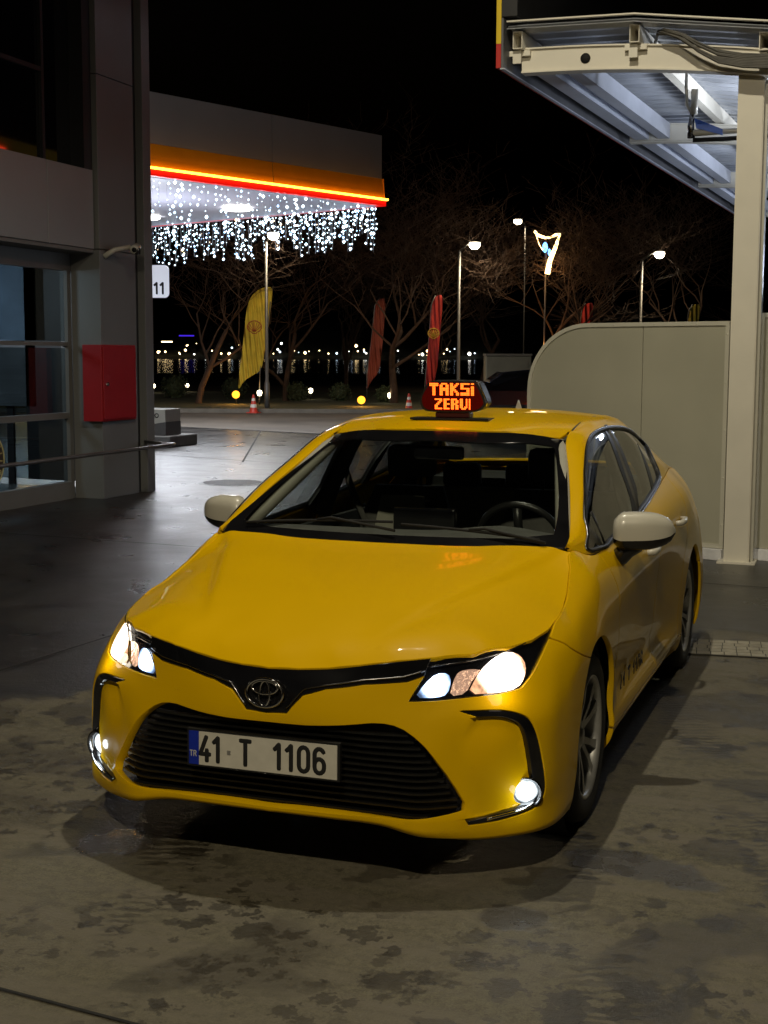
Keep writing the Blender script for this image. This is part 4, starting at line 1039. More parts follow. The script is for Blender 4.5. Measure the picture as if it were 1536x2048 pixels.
hp.add(V, [(3*i+k, 3*i+3+k, 3*i+4+k, 3*i+1+k) for i in range(n_) for k in range(2)], smooth=True)
tag(hp.build('hills', mat('far_hillside', (.02, .022, .018), .95, var=.4, vscale=.01)), kind='structure')
# lights of the far shore
fs = [MB(), MB(), MB()]
for i in range(66):
    px = rr.uniform(300, 960) if i < 80 else rr.uniform(-500, 2200); 
    if i < 26: px = 302+ i*17.6 + rr.uniform(-5, 5)
    d = 1296; z = zat(d, rr.uniform(702, 711)) if rr.random() < .62 else zat(d, rr.uniform(688, 704)); r_ = rr.uniform(.35, 1.15)*(1.35 if rr.random() < .3 else .8)
    q = at(d, px, z); k = 0 if rr.random() < .6 else (1 if rr.random() < .6 else 2)
    bm = bmesh.new(); bmesh.ops.create_icosphere(bm, subdivisions=1, radius=r_*1.1)
    fs[k].add([(v.co.x+q[0], v.co.y+q[1], v.co.z+q[2]) for v in bm.verts], [[v.index for v in f.verts] for f in bm.faces]); bm.free()
b_ = MB(); 
for f_, k in ((fs[0], 0), (fs[1], 1), (fs[2], 2)): b_.add(f_.v, f_.f, k)
q = at(1290, 375, zat(1290, 674)); b_.obox(q[:2], RT, FW, 7, .5, q[2]-.6, q[2]+.6, 3); q = at(1290, 336, zat(1290, 686)); b_.obox(q[:2], RT, FW, 5, .5, q[2]-.5, q[2]+.5, 0)
o = b_.build('far_shore_lights', [emis('shore_lamp_warm', (1, .72, .36), 8), emis('shore_lamp_white', (1, .95, .85), 8), emis('shore_lamp_cool', (.7, .85, 1), 6), emis('shore_sign_violet', (.08, .03, .9), .8)])
for m_ in o.data.materials: m_.cycles.emission_sampling = 'NONE'
tag(o, 'small lights scattered along the far shore of the dark lake', 'shore lights', kind='stuff')

# ---------- trees without leaves
bark = mat('bark', (.050, .028, .016), .9, bump=.5, bscale=25, var=.35, vscale=6)
def tree(loc, H, seed, label, spread=1.0, lean=(0, 0), thick=.2, depth=6, fork=.29):
    rd = random.Random(seed); root = empty('bare_tree', loc, rd.uniform(0, 6.28), label, 'tree', 'bare trees along the lake side')
    tk, br = MB(), MB()
    def grow(p, d, L, r, lv):
        if lv >= depth: return
        r = max(r, .007)
        n = 4 if lv < 3 else 3; pts = [p]; dd = d.copy(); rs = [r]
        for i in range(n):
            dd = (dd + Vector((rd.gauss(0, .16), rd.gauss(0, .16), rd.gauss(.03, .10)))).normalized(); p = p + dd*(L/n); pts.append(p); rs.append(r*(1-.42*(i+1)/n))
        (tk if lv == 0 else br).tube(pts, rs, 7 if lv == 0 else (5 if lv < 3 else 3), cap=False)
        nb = (rd.choice((3, 4)) if lv < 2 else rd.choice((2, 3, 3)))
        for k in range(nb):
            an = rd.uniform(0, 6.28); t = rd.uniform(.45, 1.0) if k else 1.0
            i = min(n, int(t*n)); q = pts[i]
            side = Vector((math.cos(an), math.sin(an), rd.uniform(-.1, .25))); m_ = dd*rd.uniform(.55, .95)+side*rd.uniform(.5, .95)*spread
            if lv < 3: m_ = m_ + Vector((0, 0, .22))
            grow(q, m_.normalized(), L*rd.uniform(.68, .92), rs[i]*rd.uniform(.55, .75), lv+1)
    grow(Vector((0, 0, -.1)), Vector((lean[0], lean[1], 1)).normalized(), H*fork, thick, 0)
    tk.build('trunk', bark, root); br.build('crown', bark, root); return root
TREES = [(47, 395, 10, 1, 'bare tree left of the yellow flag behind the fringe of lights', 1.2, 7), (50, 570, 9, 2, 'bare tree just right of the yellow flag beside the lamp post', 1.15, 7),
 (48, 787, 9.5, 3, 'bare tree with a forked trunk between the dark red and the bright red flag', 1.1, 8), (62, 690, 9, 8, 'thin bare tree on the lawn between the two spotlights', 1.0, 7),
 (56, 962, 9, 4, 'bare tree standing right behind the white LED roof sign lamp post', 1.0, 7), (45.5, 1086, 9.5, 5, 'bare tree lit orange under the glowing street ornament', 1.15, 8),
 (52, 1225, 10, 6, 'bare tree above the middle of the rounded panel wall', 1.2, 7), (49, 1385, 9.5, 7, 'bare tree with long low branches just left of the canopy pillar', 1.25, 7),
 (60, 860, 10, 9, 'tall bare tree behind the bright red flag', 1.1, 7), (50, 1560, 9, 12, 'bare tree seen past the right side of the canopy pillar', 1.1, 6)]
for d, px, H, sd, lb, sp, dp in TREES:
    tree(at(d, px, .08), H, sd, lb, sp, depth=dp, thick=.12 if dp < 8 else .15)

# ---------- street lamps
steel = mat('galvanised_pole', (.10, .097, .09), .45, metal=.4, var=.15, vscale=4)
lampglow = emis('street_lamp_glow', (1, .86, .62), 60)
def street_lamp(d, px, pyhead, arm, label, power=260, pole=True, r=.055):
    h = zat(d, pyhead); x, y, _ = at(d, px); o = empty('street_lamp', (x, y, 0), VROT, label, 'street lamp', 'street lamps along the lake road')
    MB().tube([(0, 0, 0), (0, 0, .9), (0, 0, .92), (0, 0, h-.25)], [r*1.5, r*1.5, r, r*.75], 12).build('pole', steel, o)
    s_ = 1 if arm > 0 else -1
    MB().tube([(0, 0, h-.27), (arm*.5, 0, h-.05), (arm*.85, 0, h)], [.035, .03, .028], 8).build('arm', steel, o)
    hd = MB(); hd.box(arm-.20, arm+.20, -.10, .10, h+.0, h+.055, b=.02).build('lamp_head', steel, o)
    g = MB(); g.lathe([(.17, 0), (.175, -.06), (.15, -.13), (.09, -.18), (0, -.20)], axis((arm, 0, h-.002), (0, 0, 1), (1, 0, 0)), 18); g.build('lamp_glass', lampglow, o)
    c = at(d, px); L = lamp('street_lamp_light', 'SPOT', (arm, 0, h-.24), power*.9, (1, .80, .52), None, .10, 165, .5); L.parent = o; L.rotation_euler = (0, 0, 0)
street_lamp(43, 534, 474, .22, 'grey street lamp whose head shines through the icicle lights', 150)
street_lamp(44.5, 915, 491, .48, 'grey street lamp rising behind the lit taxi sign', 210)
street_lamp(47, 1275, 508, .58, 'grey street lamp standing behind the rounded panel wall', 210)
street_lamp(62, 1044, 446, -.34, 'distant street lamp seen through branches above the tall tree', 230, r=.03)

# ---------- glowing street ornament
def ornament(d, px, label, k=1.0, zt=5.75):
    x, y, _ = at(d, px); o = empty('street_ornament', (x, y, 0), VROT, label, 'light ornament', 'glowing ornaments on poles')
    MB().tube([(0, 0, 0), (0, 0, zt-.3)], .03, 10).build('pole', mat('dark_pole', (.05, .04, .035), .6, var=.2), o)
    w = emis('warm_rope_light', (1, .66, .26), 9)
    MB().tube([(-.40*k, -.12, zt), (-.25*k, -.12, zt-.14), (-.02, -.12, zt-.22), (.12, -.12, zt-.20)], [.035, .05, .04, .03], 8).build('rope_light', w, o)
    MB().tube([(.14, -.12, zt-.20), (.30, -.12, zt-.12), (.45*k, -.12, zt-.10)], [.03, .045, .035], 8).build('rope_light', w, o)
    MB().tube([(.43*k, -.12, zt-.12), (.28, -.12, zt-.55), (.12, -.12, zt-.95), (.05, -.12, zt-1.36)], [.035, .06, .075, .085], 8).build('rope_light', w, o)
    MB().tube([(-.36*k, -.12, zt-.06), (-.22, -.12, zt-.45), (-.12, -.12, zt-.6)], .010, 6).build('rope_light', w, o)
    bl_ = emis('blue_drop_light', (.12, .38, 1), 6)
    for cx, cz, rx, rz in ((-.04, -.52, .085, .17), (.10, -.68, .045, .12)):
        V = []
        for t in np.linspace(-1, 1, 9):
            for a_ in np.linspace(0, 2*math.pi, 12, endpoint=False): q = math.sqrt(max(0, 1-t*t)); V.append((cx+rx*q*math.cos(a_)-.03*t*0, -.12+.03*q*math.sin(a_), zt+cz+rz*t))
        MB().add(V, [(12*i+k_, 12*i+(k_+1) % 12, 12*i+12+(k_+1) % 12, 12*i+12+k_) for i in range(8) for k_ in range(12)], smooth=True).build('drop_light', bl_, o)
    L = lamp('ornament_light', 'POINT', (0, -.5, zt-1.2), 60, (1, .55, .2), None, .3); L.parent = o
ornament(45, 1085, 'warm and blue glowing ornament high among the branches')
ornament(44, 58, 'warm glowing ornament seen through the glass of the left building', zt=3.2)
L = lamp('tree_fill', 'POINT', (*at(45.0, 1078)[:2], 2.0), 45, (1, .45, .12), None, .15)  # added orange fill on the tree below the ornament, no fixture

# ---------- flags
def cloth(name, c, rough=.7):
    m = mat(name, c, rough, var=.18, vscale=2.5); nt = m.node_tree; p = nt.nodes['Principled BSDF']
    w = nt.nodes.new('ShaderNodeTexWave'); w.inputs['Scale'].default_value = .55; w.inputs['Distortion'].default_value = 3.5; w.inputs['Detail'].default_value = 2; tc = nt.nodes.new('ShaderNodeTexCoord'); mp = nt.nodes.new('ShaderNodeMapping'); mp.inputs['Scale'].default_value = (4, 1, .6); mp.inputs['Rotation'].default_value = (0, .5, 0)
    nt.links.new(tc.outputs['Object'], mp.inputs[0]); nt.links.new(mp.outputs[0], w.inputs[0]); b = nt.nodes.new('ShaderNodeBump'); b.inputs['Strength'].default_value = .9; b.inputs['Distance'].default_value = .09
    nt.links.new(w.outputs[1], b.inputs['Height']); nt.links.new(b.outputs[0], p.inputs['Normal']); return m
yel, red, mar = cloth('yellow_flag_cloth', (.62, .44, .03)), cloth('red_flag_cloth', (.42, .018, .012)), cloth('dull_red_flag_cloth', (.19, .03, .012))
def shell_mark(mb, T, R, r):
    out = [(.30, -.78), (.30, -.95), (-.30, -.95), (-.30, -.78), (-.72, -.60), (-.98, -.15), (-.98, .30), (-.72, .70), (-.35, .93), (0, 1.0), (.35, .93), (.72, .70), (.98, .30), (.98, -.15), (.72, -.60)]
    mb.tube([T(x*R, y*R*.92) for x, y in out], r, 6, closed=True)
    for a_ in (-52, -34, -17, 0, 17, 34, 52): mb.tube([T(.16*R*math.sin(rad(a_)), -.72*R+.1*R), T(math.sin(rad(a_))*1.25*R, (-.72+1.5*math.cos(rad(a_)))*R*.92)], r*.7, 5)
def flag(d, px0, prof, m, label, markc=None, mark=None, pole=None):
    """prof: outline in photo columns/rows, turned into metres at distance d"""
    x, y, _ = at(d, px0); o = empty('feather_flag', (x, y, .1), VROT, label, 'flag', 'feather flags by the kerb')
    Q = [((px-px0)/2742.2*d, zat(d, py)-.1) for px, py in prof]
    V, F, c = cdt(smooth_poly(Q, 1), [], [], .09, .08)
    def wob(x, z): return .05*math.sin(4.2*x+2.1*z)+.025*math.sin(9*x-3*z)
    T = lambda x, z, off=0: Vector((x, wob(x, z)+off, z))
    n = len(V); P = [T(*v) for v in V] + [T(v[0], v[1], .012) for v in V]
    e = set((int(t[a]), int(t[(a+1) % 3])) for t in F for a in range(3)); sidef = [(b_, a_, a_+n, b_+n) for a_, b_ in e if (b_, a_) not in e]
    Fr = [tuple(t) for t in F]; MB().add(P, Fr + [tuple(i+n for i in t[::-1]) for t in Fr] + sidef, smooth=True).build('flag_cloth', m, o)
    if pole: MB().tube([((px-px0)/2742.2*d, .03, zat(d, py)-.1) for px, py in pole], .018, 6).build('flag_pole', steel, o)
    if mark:
        mx, my, R = mark; cx, cz, R = (mx-px0)/2742.2*d, zat(d, my)-.1, R/2742.2*d
        mb = MB(); shell_mark(mb, lambda a_, b_: T(cx+a_, cz+b_, -.012), R, .016); mb.build('flag_emblem', markc, o)
    return o
ink_red = mat('emblem_red', (.30, .05, .015), .7, var=.1); ink_yel = mat('emblem_yellow', (.55, .33, .02), .7, var=.1)
Yprof = [(547, 578), (527, 578), (508, 590), (497, 610), (491, 650), (485, 700), (478, 757), (477, 783), (487, 764), (505, 752), (522, 742), (529, 715), (538, 650), (545, 600)]
flag(46, 519, Yprof, yel, 'yellow feather flag with a red shell emblem on a leaning pole', ink_red, (510, 657, 14), [(519, 790), (520, 745), (533, 680), (543, 600), (547, 576)])
Rprof = [(770, 600), (757, 600), (748, 614), (742, 680), (733, 750), (731, 785), (740, 765), (757, 745), (763, 700), (768, 640)]
flag(47, 733, Rprof, mar, 'dull brownish red feather flag above the right orange spotlight', None, None, [(733, 795), (733, 750), (742, 680), (748, 614), (758, 598)])
Bprof = [(884, 592), (868, 594), (860, 612), (856, 680), (850, 750), (846, 808), (858, 792), (872, 748), (877, 680), (882, 620)]
flag(45, 850, Bprof, red, 'bright red feather flag with a yellow shell emblem left of the lamp post', ink_yel, (865, 668, 11), [(847, 815), (850, 750), (856, 680), (860, 612), (868, 593)])
def shifted(dx, dy, k=1.0): return [(870+(x-870)*k+dx, 592+(y-592)*k+dy) for x, y in Bprof]
flag(46, 1155, shifted(298, 14), red, 'red feather flag whose tip shows above the curved wall corner', None, None, [(1145+5, 815), (1153, 700), (1158, 620), (1165, 607)])
flag(46, 1365, shifted(510, 16), yel, 'yellow feather flag whose tip shows above the panel wall', None, None, [(1357, 815), (1365, 700), (1370, 622), (1378, 609)])

# ---------- spotlights, garden lamps, cones, bushes
orange = emis('sodium_glow', (1, .34, .02), 3.6); warmw = emis('garden_lamp_glow', (1, .85, .55), 9)
def spotlight(d, px, py, label):
    z = zat(d, py); x, y, _ = at(d, px); o = empty('spotlight', (x, y, 0), VROT, label, 'spotlight', 'orange spotlights on the lawn')
    b = MB(); b.tube([(0, .06, .05), (0, .06, z-.05)], .02, 8); b.box(-.12, .12, .0, .14, z-.09, z+.09, b=.02); b.build('lamp_housing', M['trim'], o)
    MB().lathe([(0, .05), (.08, .04), (.13, 0), (.125, -.02)], axis((0, -.022, z), (0, -1, .1)), 20).build('lamp_lens', orange, o)
    L = lamp('spotlight_light', 'POINT', (0, -.2, z+.05), 40, (1, .45, .08), None, .08); L.parent = o
spotlight(46.5, 472, 790, 'orange spotlight below the yellow flag'); spotlight(45, 722, 800, 'orange spotlight below the dull red flag')
for d, px, py, lb in ((60, 308, 773, 'low garden lamp nearest to the left building'), (62, 375, 772, 'low garden lamp left of the yellow flag'), (46, 519, 786, 'low garden lamp beside the cone under the yellow flag'), (52, 621, 781, 'low garden lamp in the middle of the lawn'), (48, 779, 790, 'low garden lamp by the forked tree trunk')):
    x, y, _ = at(d, px); z = zat(d, py); o = empty('garden_lamp', (x, y, 0), VROT, lb, 'garden lamp', 'garden lamps on the lawn')
    MB().tube([(0, 0, .05), (0, 0, z-.08)], .025, 8).build('post', M['trim'], o)
    MB().lathe([(0, -.11), (.05, -.10), (.085, -.02), (.075, .05), (.03, .08), (0, .08)], axis((0, 0, z), (0, 0, 1), (1, 0, 0)), 14).build('globe', warmw, o)
    L = lamp('garden_lamp_light', 'POINT', (0, -.15, z+.1), 7, (1, .8, .45), None, .08); L.data.energy = 2.5; L.parent = o
cone_r, cone_w = mat('cone_red', (.45, .03, .015), .5, var=.1), mat('cone_white', (.6, .58, .52), .5, var=.1)
for d, px, lb in ((41.5, 507, 'red and white traffic cone at the foot of the grey lamp post'), (43.4, 817, 'small red and white traffic cone left of the taxi sign')):
    x, y, _ = at(d, px); o = empty('traffic_cone', (x, y, .004), 0, lb, 'traffic cone', 'traffic cones by the kerb')
    b = MB().box(-.17, .17, -.17, .17, 0, .03, b=.008)
    for i, (r0, r1, z0, z1) in enumerate(((.13, .10, .03, .17), (.10, .085, .17, .27), (.085, .062, .27, .37), (.062, .050, .37, .45), (.050, .028, .45, .56))):
        b.lathe([(r0, z0), (r1, z1)], None, 18, mi=i % 2)
    b.lathe([(.028, .56), (0, .565)], None, 18); b.build('cone_body', [cone_r, cone_w], o)
leaf = mat('bush_leaves', (.030, .042, .014), .8, var=.5, vscale=8)
rr = random.Random(4)
for d, px, r_, lb in ((50, 592, .42, 'round dark bush left of the middle garden lamp'), (50, 680, .40, 'round dark bush left of the right orange spotlight'), (49, 770, .36, 'round dark bush beside the forked tree trunk'), (52, 470, .5, 'low dark bush behind the left orange spotlight'), (53, 350, .55, 'low dark bush by the lamps left of the yellow flag')):
    x, y, _ = at(d, px, .1); o = empty('round_bush', (x, y, .1), 0, lb, 'bush', 'clipped bushes on the lawn'); b = MB()
    for i in range(420):
        u_ = Vector((rr.gauss(0, 1), rr.gauss(0, 1), rr.gauss(0, 1))).normalized()*r_*rr.uniform(.7, 1.03)*(1+.1*math.sin(i)); u_.z = abs(u_.z*.9+r_*.75)
        t1 = Vector((rr.gauss(0, 1), rr.gauss(0, 1), rr.gauss(0, 1))).normalized()*.045; t2 = t1.orthogonal()*.6
        b.add([u_-t1, u_+t2, u_+t1, u_-t2], [(0, 1, 2, 3)])
    b.lathe([(0, .02), (r_*.55, .1), (r_*.72, r_*.8), (r_*.4, r_*1.35), (0, r_*1.5)], None, 12); b.build('foliage', leaf, o)

# ---------- black car and beige container behind the wall
pc = empty('parked_car', at(31, 1085, 0), VROT, 'black parked car half hidden between the taxi sign and the curved wall', 'car')
pb = MB(); prof = [(-2.15, .32), (-2.2, .62), (-2.05, .86), (-1.55, .98), (-1.0, 1.38), (-.2, 1.46), (.8, 1.44), (1.5, 1.30), (2.05, .98), (2.2, .80), (2.2, .34)]
V = []; 
for yy, k in ((-.86, .97), (-.78, 1.0), (.78, 1.0), (.86, .97)):
    for px_, z in prof: V.append((px_*k, yy*(1 if z < 1 else .80), z*(1 if abs(yy) < .8 else .985)))
n_ = len(prof); Fq = [(j*n_+i, j*n_+(i+1) % n_, (j+1)*n_+(i+1) % n_, (j+1)*n_+i) for j in range(3) for i in range(n_)] + [tuple(range(n_))[::-1], tuple(3*n_+i for i in range(n_))]
pb.add(V, Fq); pb.build('body', mat('black_car_paint', (.008, .008, .010), .2, coat=1, var=.1), pc)
for pts in ([(-1.35, .99), (-.95, 1.33), (-.35, 1.39), (-.35, .98)], [(-.28, .98), (-.28, 1.395), (.65, 1.38), (.85, 1.0)]):
    MB().add([(a_, -.70-.012, z) if z > 1.1 else (a_, -.825, z) for a_, z in pts] + [(a_, -.66, z) if z > 1.1 else (a_, -.79, z) for a_, z in pts], [(0, 3, 2, 1), (4, 5, 6, 7), (0, 1, 5, 4), (1, 2, 6, 5), (2, 3, 7, 6), (3, 0, 4, 7)]).build('side_window', M['gloss'], pc)
for xx in (-1.35, 1.35):
    w_ = MB().lathe([(0, .0), (.20, .01), (.31, 0), (.32, -.05), (.32, -.18), (0, -.18)], axis((xx, -.87, .32), (0, -1, 0)), 24).build('wheel', M['rubber'], pc)
MB().box(-1.95, -1.78, -.89, -.84, .66, .76, b=.01).build('headlight', M['chrome_dull'], pc)
MB().tube([(-1.62, -.86, 1.02), (-1.45, -.9, 1.13), (-1.25, -.88, 1.12)], [.03, .05, .04], 8).build('wing_mirror', M['gloss'], pc)
ct = empty('storage_container', at(37, 1012, 0), VROT, 'beige storage container standing behind the black parked car', 'container')
b = MB(); b.box(-.6, .6, -.5, .5, .05, 1.74, b=.02)
b.box(-.50, .50, -.512, -.499, .25, 1.6)
b.build('container_body', mat('beige_sheet_metal', (.085, .075, .045), .6, var=.15), ct); MB().box(-.62, .62, -.53, .52, 1.742, 1.80, b=.01).build('lid', mat('container_lid', (.07, .06, .04), .6, var=.15), ct)

# ---------- left petrol canopy
cp = empty('petrol_canopy', (P1[0], P1[1], 0), math.atan2(dn[1], dn[0]), 'grey petrol station canopy with glowing yellow and red edge band', 'canopy')
# local x runs along the near edge away from the corner, local y along the end edge (inward)
sgn = 1 if (dn[0]*de[1]-dn[1]*de[0]) > 0 else -1
LX, LY = 15.0, 15.0*sgn
def cbox(mb, x0, x1, y0, y1, z0, z1, mi=0, b=0): mb.box(x0, x1, min(y0*sgn, y1*sgn), max(y0*sgn, y1*sgn), z0, z1, mi, b)
grey = mat('canopy_grey_panel', (.30, .285, .26), .55, var=.06, vscale=.8); offw = mat('canopy_soffit_white', (.52, .52, .62), .5, var=.05, vscale=.7)
b = MB()
for i in range(4): cbox(b, .03 if i == 0 else i*3.6+.012, (i+1)*3.6, 0, .10, 5.82, 6.80)
cbox(b, 0, .10, .105, 15, 5.82, 6.80); cbox(b, .1, 15, .1, 15, 6.70, 6.78)
b.build('fascia_panel', grey, cp)
yb = mat('fascia_yellow', (.75, .30, .006), .45, var=.04); rb_ = mat('fascia_red', (.60, .008, .006), .4, var=.04, emit=(1, .006, .004), es=.6)  # emission on the red band stands in for the strip's light
b = MB()
prof = [(-.0, 5.815), (-.005, 5.70), (-.015, 5.55), (-.035, 5.42), (-.05, 5.372)]
for i in range(4):
    x0, x1 = i*3.6+.006, (i+1)*3.6-.006; x0 = -.04 if i == 0 else x0
    V = [(x, y*sgn, z) for x in (x0, x1) for y, z in prof] + [(x, .10*sgn, z) for x in (x0, x1) for z in (5.372, 5.815)]
    n_ = len(prof); b.add(V, [(k, k+1, n_+k+1, n_+k) for k in range(n_-1)] + [(n_-1, 2*n_, 2*n_+2, 2*n_-1)] + [tuple(range(n_)) + (2*n_,) + (2*n_+1,)])
V = [(y, yy, z) for yy in (-.04*sgn, 14*sgn) for y, z in prof]; b.add(V, [(k, k+1, n_+k+1, n_+k) for k in range(n_-1)])
b.build('yellow_band', yb, cp)
b = MB(); cbox(b, -.10, 14.4, -.10, -.052, 5.325, 5.365); cbox(b, -.10, -.052, -.05, 14, 5.325, 5.365); b.build('light_strip', emis('amber_strip', (1, .40, .03), 10), cp)
b = MB(); cbox(b, -.06, 14.4, -.06, .05, 5.195, 5.320); cbox(b, -.06, .05, .052, 14, 5.195, 5.320); b.build('red_band', rb_, cp)
b = MB(); cbox(b, .05, 14.4, .05, 14, 5.205, 5.24); b.build('soffit', offw, cp)
for x, y in ((1.9, 2.9), (6.0, 2.9), (10, 2.9), (1.9, 6.2), (6.0, 6.2), (10, 6.2)):
    MB().lathe([(0, 0), (.30, 0), (.34, .02), (.34, .06)], axis((x+.0, y*sgn, 5.135), (0, 0, 1), (1, 0, 0)), 24).build('downlight', emis('downlight_glow', (1, .97, .92), 18), cp)
cmat = Matrix.Rotation(math.atan2(dn[1], dn[0]), 4, 'Z')
for x, y in ((2.5, 2.4), (9, 2.4), (4, 7)):
    L = lamp('canopy_light', 'AREA', (x, y*sgn, 5.05), 480, (.93, .96, 1), None, 2.0); L.parent = cp; L.rotation_euler = (0, 0, 0)
L = lamp('soffit_fill', 'POINT', (4.5, 3*sgn, 3.3), 330, (.86, .90, 1), None, .5); L.parent = cp  # added point light in mid-air, brightens the soffit
# columns under it
for x, y in ((9.3, 3.2), (9.3, 8.0)):
    MB().box(x-.22, x+.22, y*sgn-.22, y*sgn+.22, .20, 5.2, b=.02).build('column', M['white'], cp)
# icicle lights
bulbs = [emis('icicle_white', (.68, .87, 1), 6.5), emis('icicle_blue', (.42, .66, 1), 6), emis('icicle_warm', (1, .72, .45), 4)]
wirem = mat('white_wire', (.45, .47, .50), .5, var=.1, emit=(.7, .8, 1), es=.10)  # faint wire emission stands in for light from the bulbs
for b_m in bulbs: b_m.cycles.emission_sampling = 'NONE'
rr = random.Random(11)
def icicles(name_label, A, Bp, n, z0):
    A = np.array(A); Bp = np.array(Bp); o = empty('icicle_lights', (A[0], A[1], z0), 0, name_label, 'string lights', 'icicle string lights under the canopy edge')
    MB().tube([(0, 0, 0), ((Bp-A)[0], (Bp-A)[1], 0)], .008, 4).build('supply_cable', wirem, o)
    for i in range(n):
        t = (i+rr.uniform(.2, .8))/n; x, y = (Bp-A)*t; Ls = rr.choice((.45, .65, .85, 1.0, 1.0))*rr.uniform(.85, 1.08)
        mb = MB(); pts = [(x+rr.uniform(-.012, .012), y+rr.uniform(-.012, .012), -Ls*k/6) for k in range(7)]
        mb.tube(pts, .003, 3, cap=False); nb = max(4, int(Ls/.105)); 
        for k in range(nb):
            z = -Ls*(k+.6)/nb; r_ = rr.choice((.010, .013, .016, .022, .030, .040)); cx, cy = x+rr.uniform(-.06, .06), y+rr.uniform(-.06, .06); z += rr.uniform(-.03, .03); mi = 1 if rr.random() < .8 else (2 if rr.random() < .8 else 3)
            mb.add([(cx+r_, cy, z), (cx-r_, cy, z), (cx, cy+r_, z), (cx, cy-r_, z), (cx, cy, z+r_), (cx, cy, z-r_)], [(0, 2, 4), (2, 1, 4), (1, 3, 4), (3, 0, 4), (2, 0, 5), (1, 2, 5), (3, 1, 5), (0, 3, 5)], mi)
        mb.build('light_strand', [wirem]+bulbs, o)
icicles('icicle lights hanging from the near long edge of the petrol canopy', P1+dn*.12+de*.1, P1+dn*8.4+de*.1, 40, 5.19)
icicles('icicle lights hanging along the far short edge of the petrol canopy', P1+de*.12+dn*.1, P1+de*9.6+dn*.1, 84, 5.19)

lamp('box_fill', 'POINT', (-10.6, 16.9, 2.6), 110, (.85, .92, 1), None, .3)  # added unseen light that brightens the white forecourt box
# forecourt column with pump number, waste box and island
pi_ = empty('pump_island', (-11.6, 19.4, 0), 0, 'low concrete pump island at the edge of the forecourt', 'pump island')
MB().box(-1.4, .98, -.55, .55, .0, .21, b=.02).build('island_kerb', mat('island_concrete', (.16, .155, .145), .8, bump=.3, var=.2), pi_)
ps = empty('pump_column', (-11.95, 19.9, .21), 0, 'white pump column carrying a white sign with the number 11', 'pump column')
MB().box(-.20, .22, -.20, .20, 0, 4.99, b=.02).build('column', M['white'], ps)
wsn = mat('sign_white', (.62, .62, .66), .4, var=.03, emit=(.8, .85, 1), es=.40); b = MB();  # sign face has a faint emission of its own
rrct = smooth_poly([(-.42, -.33), (.30, -.33), (.30, .33), (-.42, .33)], 0); q_ = []
for cx, cz, a0 in ((.22, -.22, -90), (.22, .22, 0), (-.34, .22, 90), (-.34, -.22, 180)): q_ += arc(cx, cz, .09, .09, a0, a0+90, 5)
Ms = axis((.56, -.24, 2.92), (0.33, -1, 0), (1, .33, 0)); b.prism(q_, -.03, .0, Ms).build('number_sign', wsn, ps)
strokes(MB(), '11', Ms @ Matrix.Translation((.03, -.23, .004)), .20, .021, adv=.75, flat=.15).build('number', M['ink'], ps)
wb = empty('forecourt_box', (-11.2, 19.3, .21), 0, 'white and grey forecourt box with two small round marks', 'box')
MB().box(-.5, .40, -.3, .3, .20, .50, b=.01).build('upper_panel', M['white'], wb)
MB().add([(-.5, -.305, 0), (.405, -.305, 0), (.405, -.305, .26), (-.5, -.305, .12), (-.5, .3, 0), (.405, .3, 0), (.405, .3, .26), (-.5, .3, .12)], [(0, 1, 2, 3), (7, 6, 5, 4), (1, 5, 6, 2), (3, 2, 6, 7), (4, 0, 3, 7), (5, 1, 0, 4)]).build('lower_panel', mat('box_grey', (.10, .095, .09), .6, var=.1), wb)
for x, m_ in ((-.02, M['blue']), (.22, M['dark'])):
    MB().lathe([(.028, 0), (.045, .002), (.045, 0)], axis((x, -.308, .38), (0, -1, 0)), 18).build('round_mark', m_, wb)

# ---------- manhole cover, drain
mh = empty('manhole_cover', (-6.35, 12.75, .004), .3, 'round iron manhole cover in the wet ground left of the taxi', 'manhole cover')
b = MB().lathe([(0, .006), (.40, .006), (.43, .008), (.46, .0)], None, 40)
for i in range(-5, 6):
    w_ = math.sqrt(.40**2-(i*.07)**2); b.box(-w_, w_, i*.07-.014, i*.07+.014, .0065, .012)
b.build('cover', mat('cast_iron', (.05, .05, .05), .4, metal=.6, bump=.3, var=.3), mh)
dr = empty('drain_strip', (0, 0, .004), .12, 'pale strip of small paving setts with gaps right of the rear wheel', 'drain')
b = MB(); b.box(-.3, 3.4, 3.83, 4.27, .0, .004, 1); rr = random.Random(3)
for j in range(5):
    x = -.28+(.03 if j % 2 else 0)
    while x < 3.36:
        w_ = rr.uniform(.055, .085); b.box(x, x+w_, 3.843+j*.086, 3.843+j*.086+.076, .0, .0055+rr.uniform(0, .001), 0); x += w_+.006
b.build('setts', [mat('sett_stone', (.26, .24, .185), .75, bump=.3, bscale=60, var=.25, vscale=12), mat('sett_gap', (.06, .055, .045), .9, var=.3)], dr)

# ---------- left building
bd = empty('station_building', (-7.26, 10.3, 0), 0, 'grey panelled station building with dark upper glazing and glass shop front', 'building')
def bb(mb, x0, x1, y0, y1, z0, z1, mi=0, b=0): return mb.box(x0+7.26, x1+7.26, y0-10.3, y1-10.3, z0, z1, mi, b)
alu = mat('aluminium_cladding', (.30, .30, .295), .42, metal=.35, var=.05, vscale=1.2, rvar=.06)
frm = mat('door_frame_grey', (.16, .155, .145), .5, metal=.2, var=.08); dk = mat('dark_recess', (.012, .012, .013), .5, var=.2)
mirror = glass('shop_glass', (.50, .56, .58), 0, 1.6); upg = mat('upper_dark_glass', (.004, .004, .005), .04, coat=.5, var=.1)
b = MB(); y = 10.285
for i in range(12):
    y1 = y; y0 = y-.95 if i else 9.33; bb(b, -7.36, -6.915, y0+.008, y1-.004, 2.95, 3.855, b=.004); y = y0
b.build('cladding_panel', alu, bd)
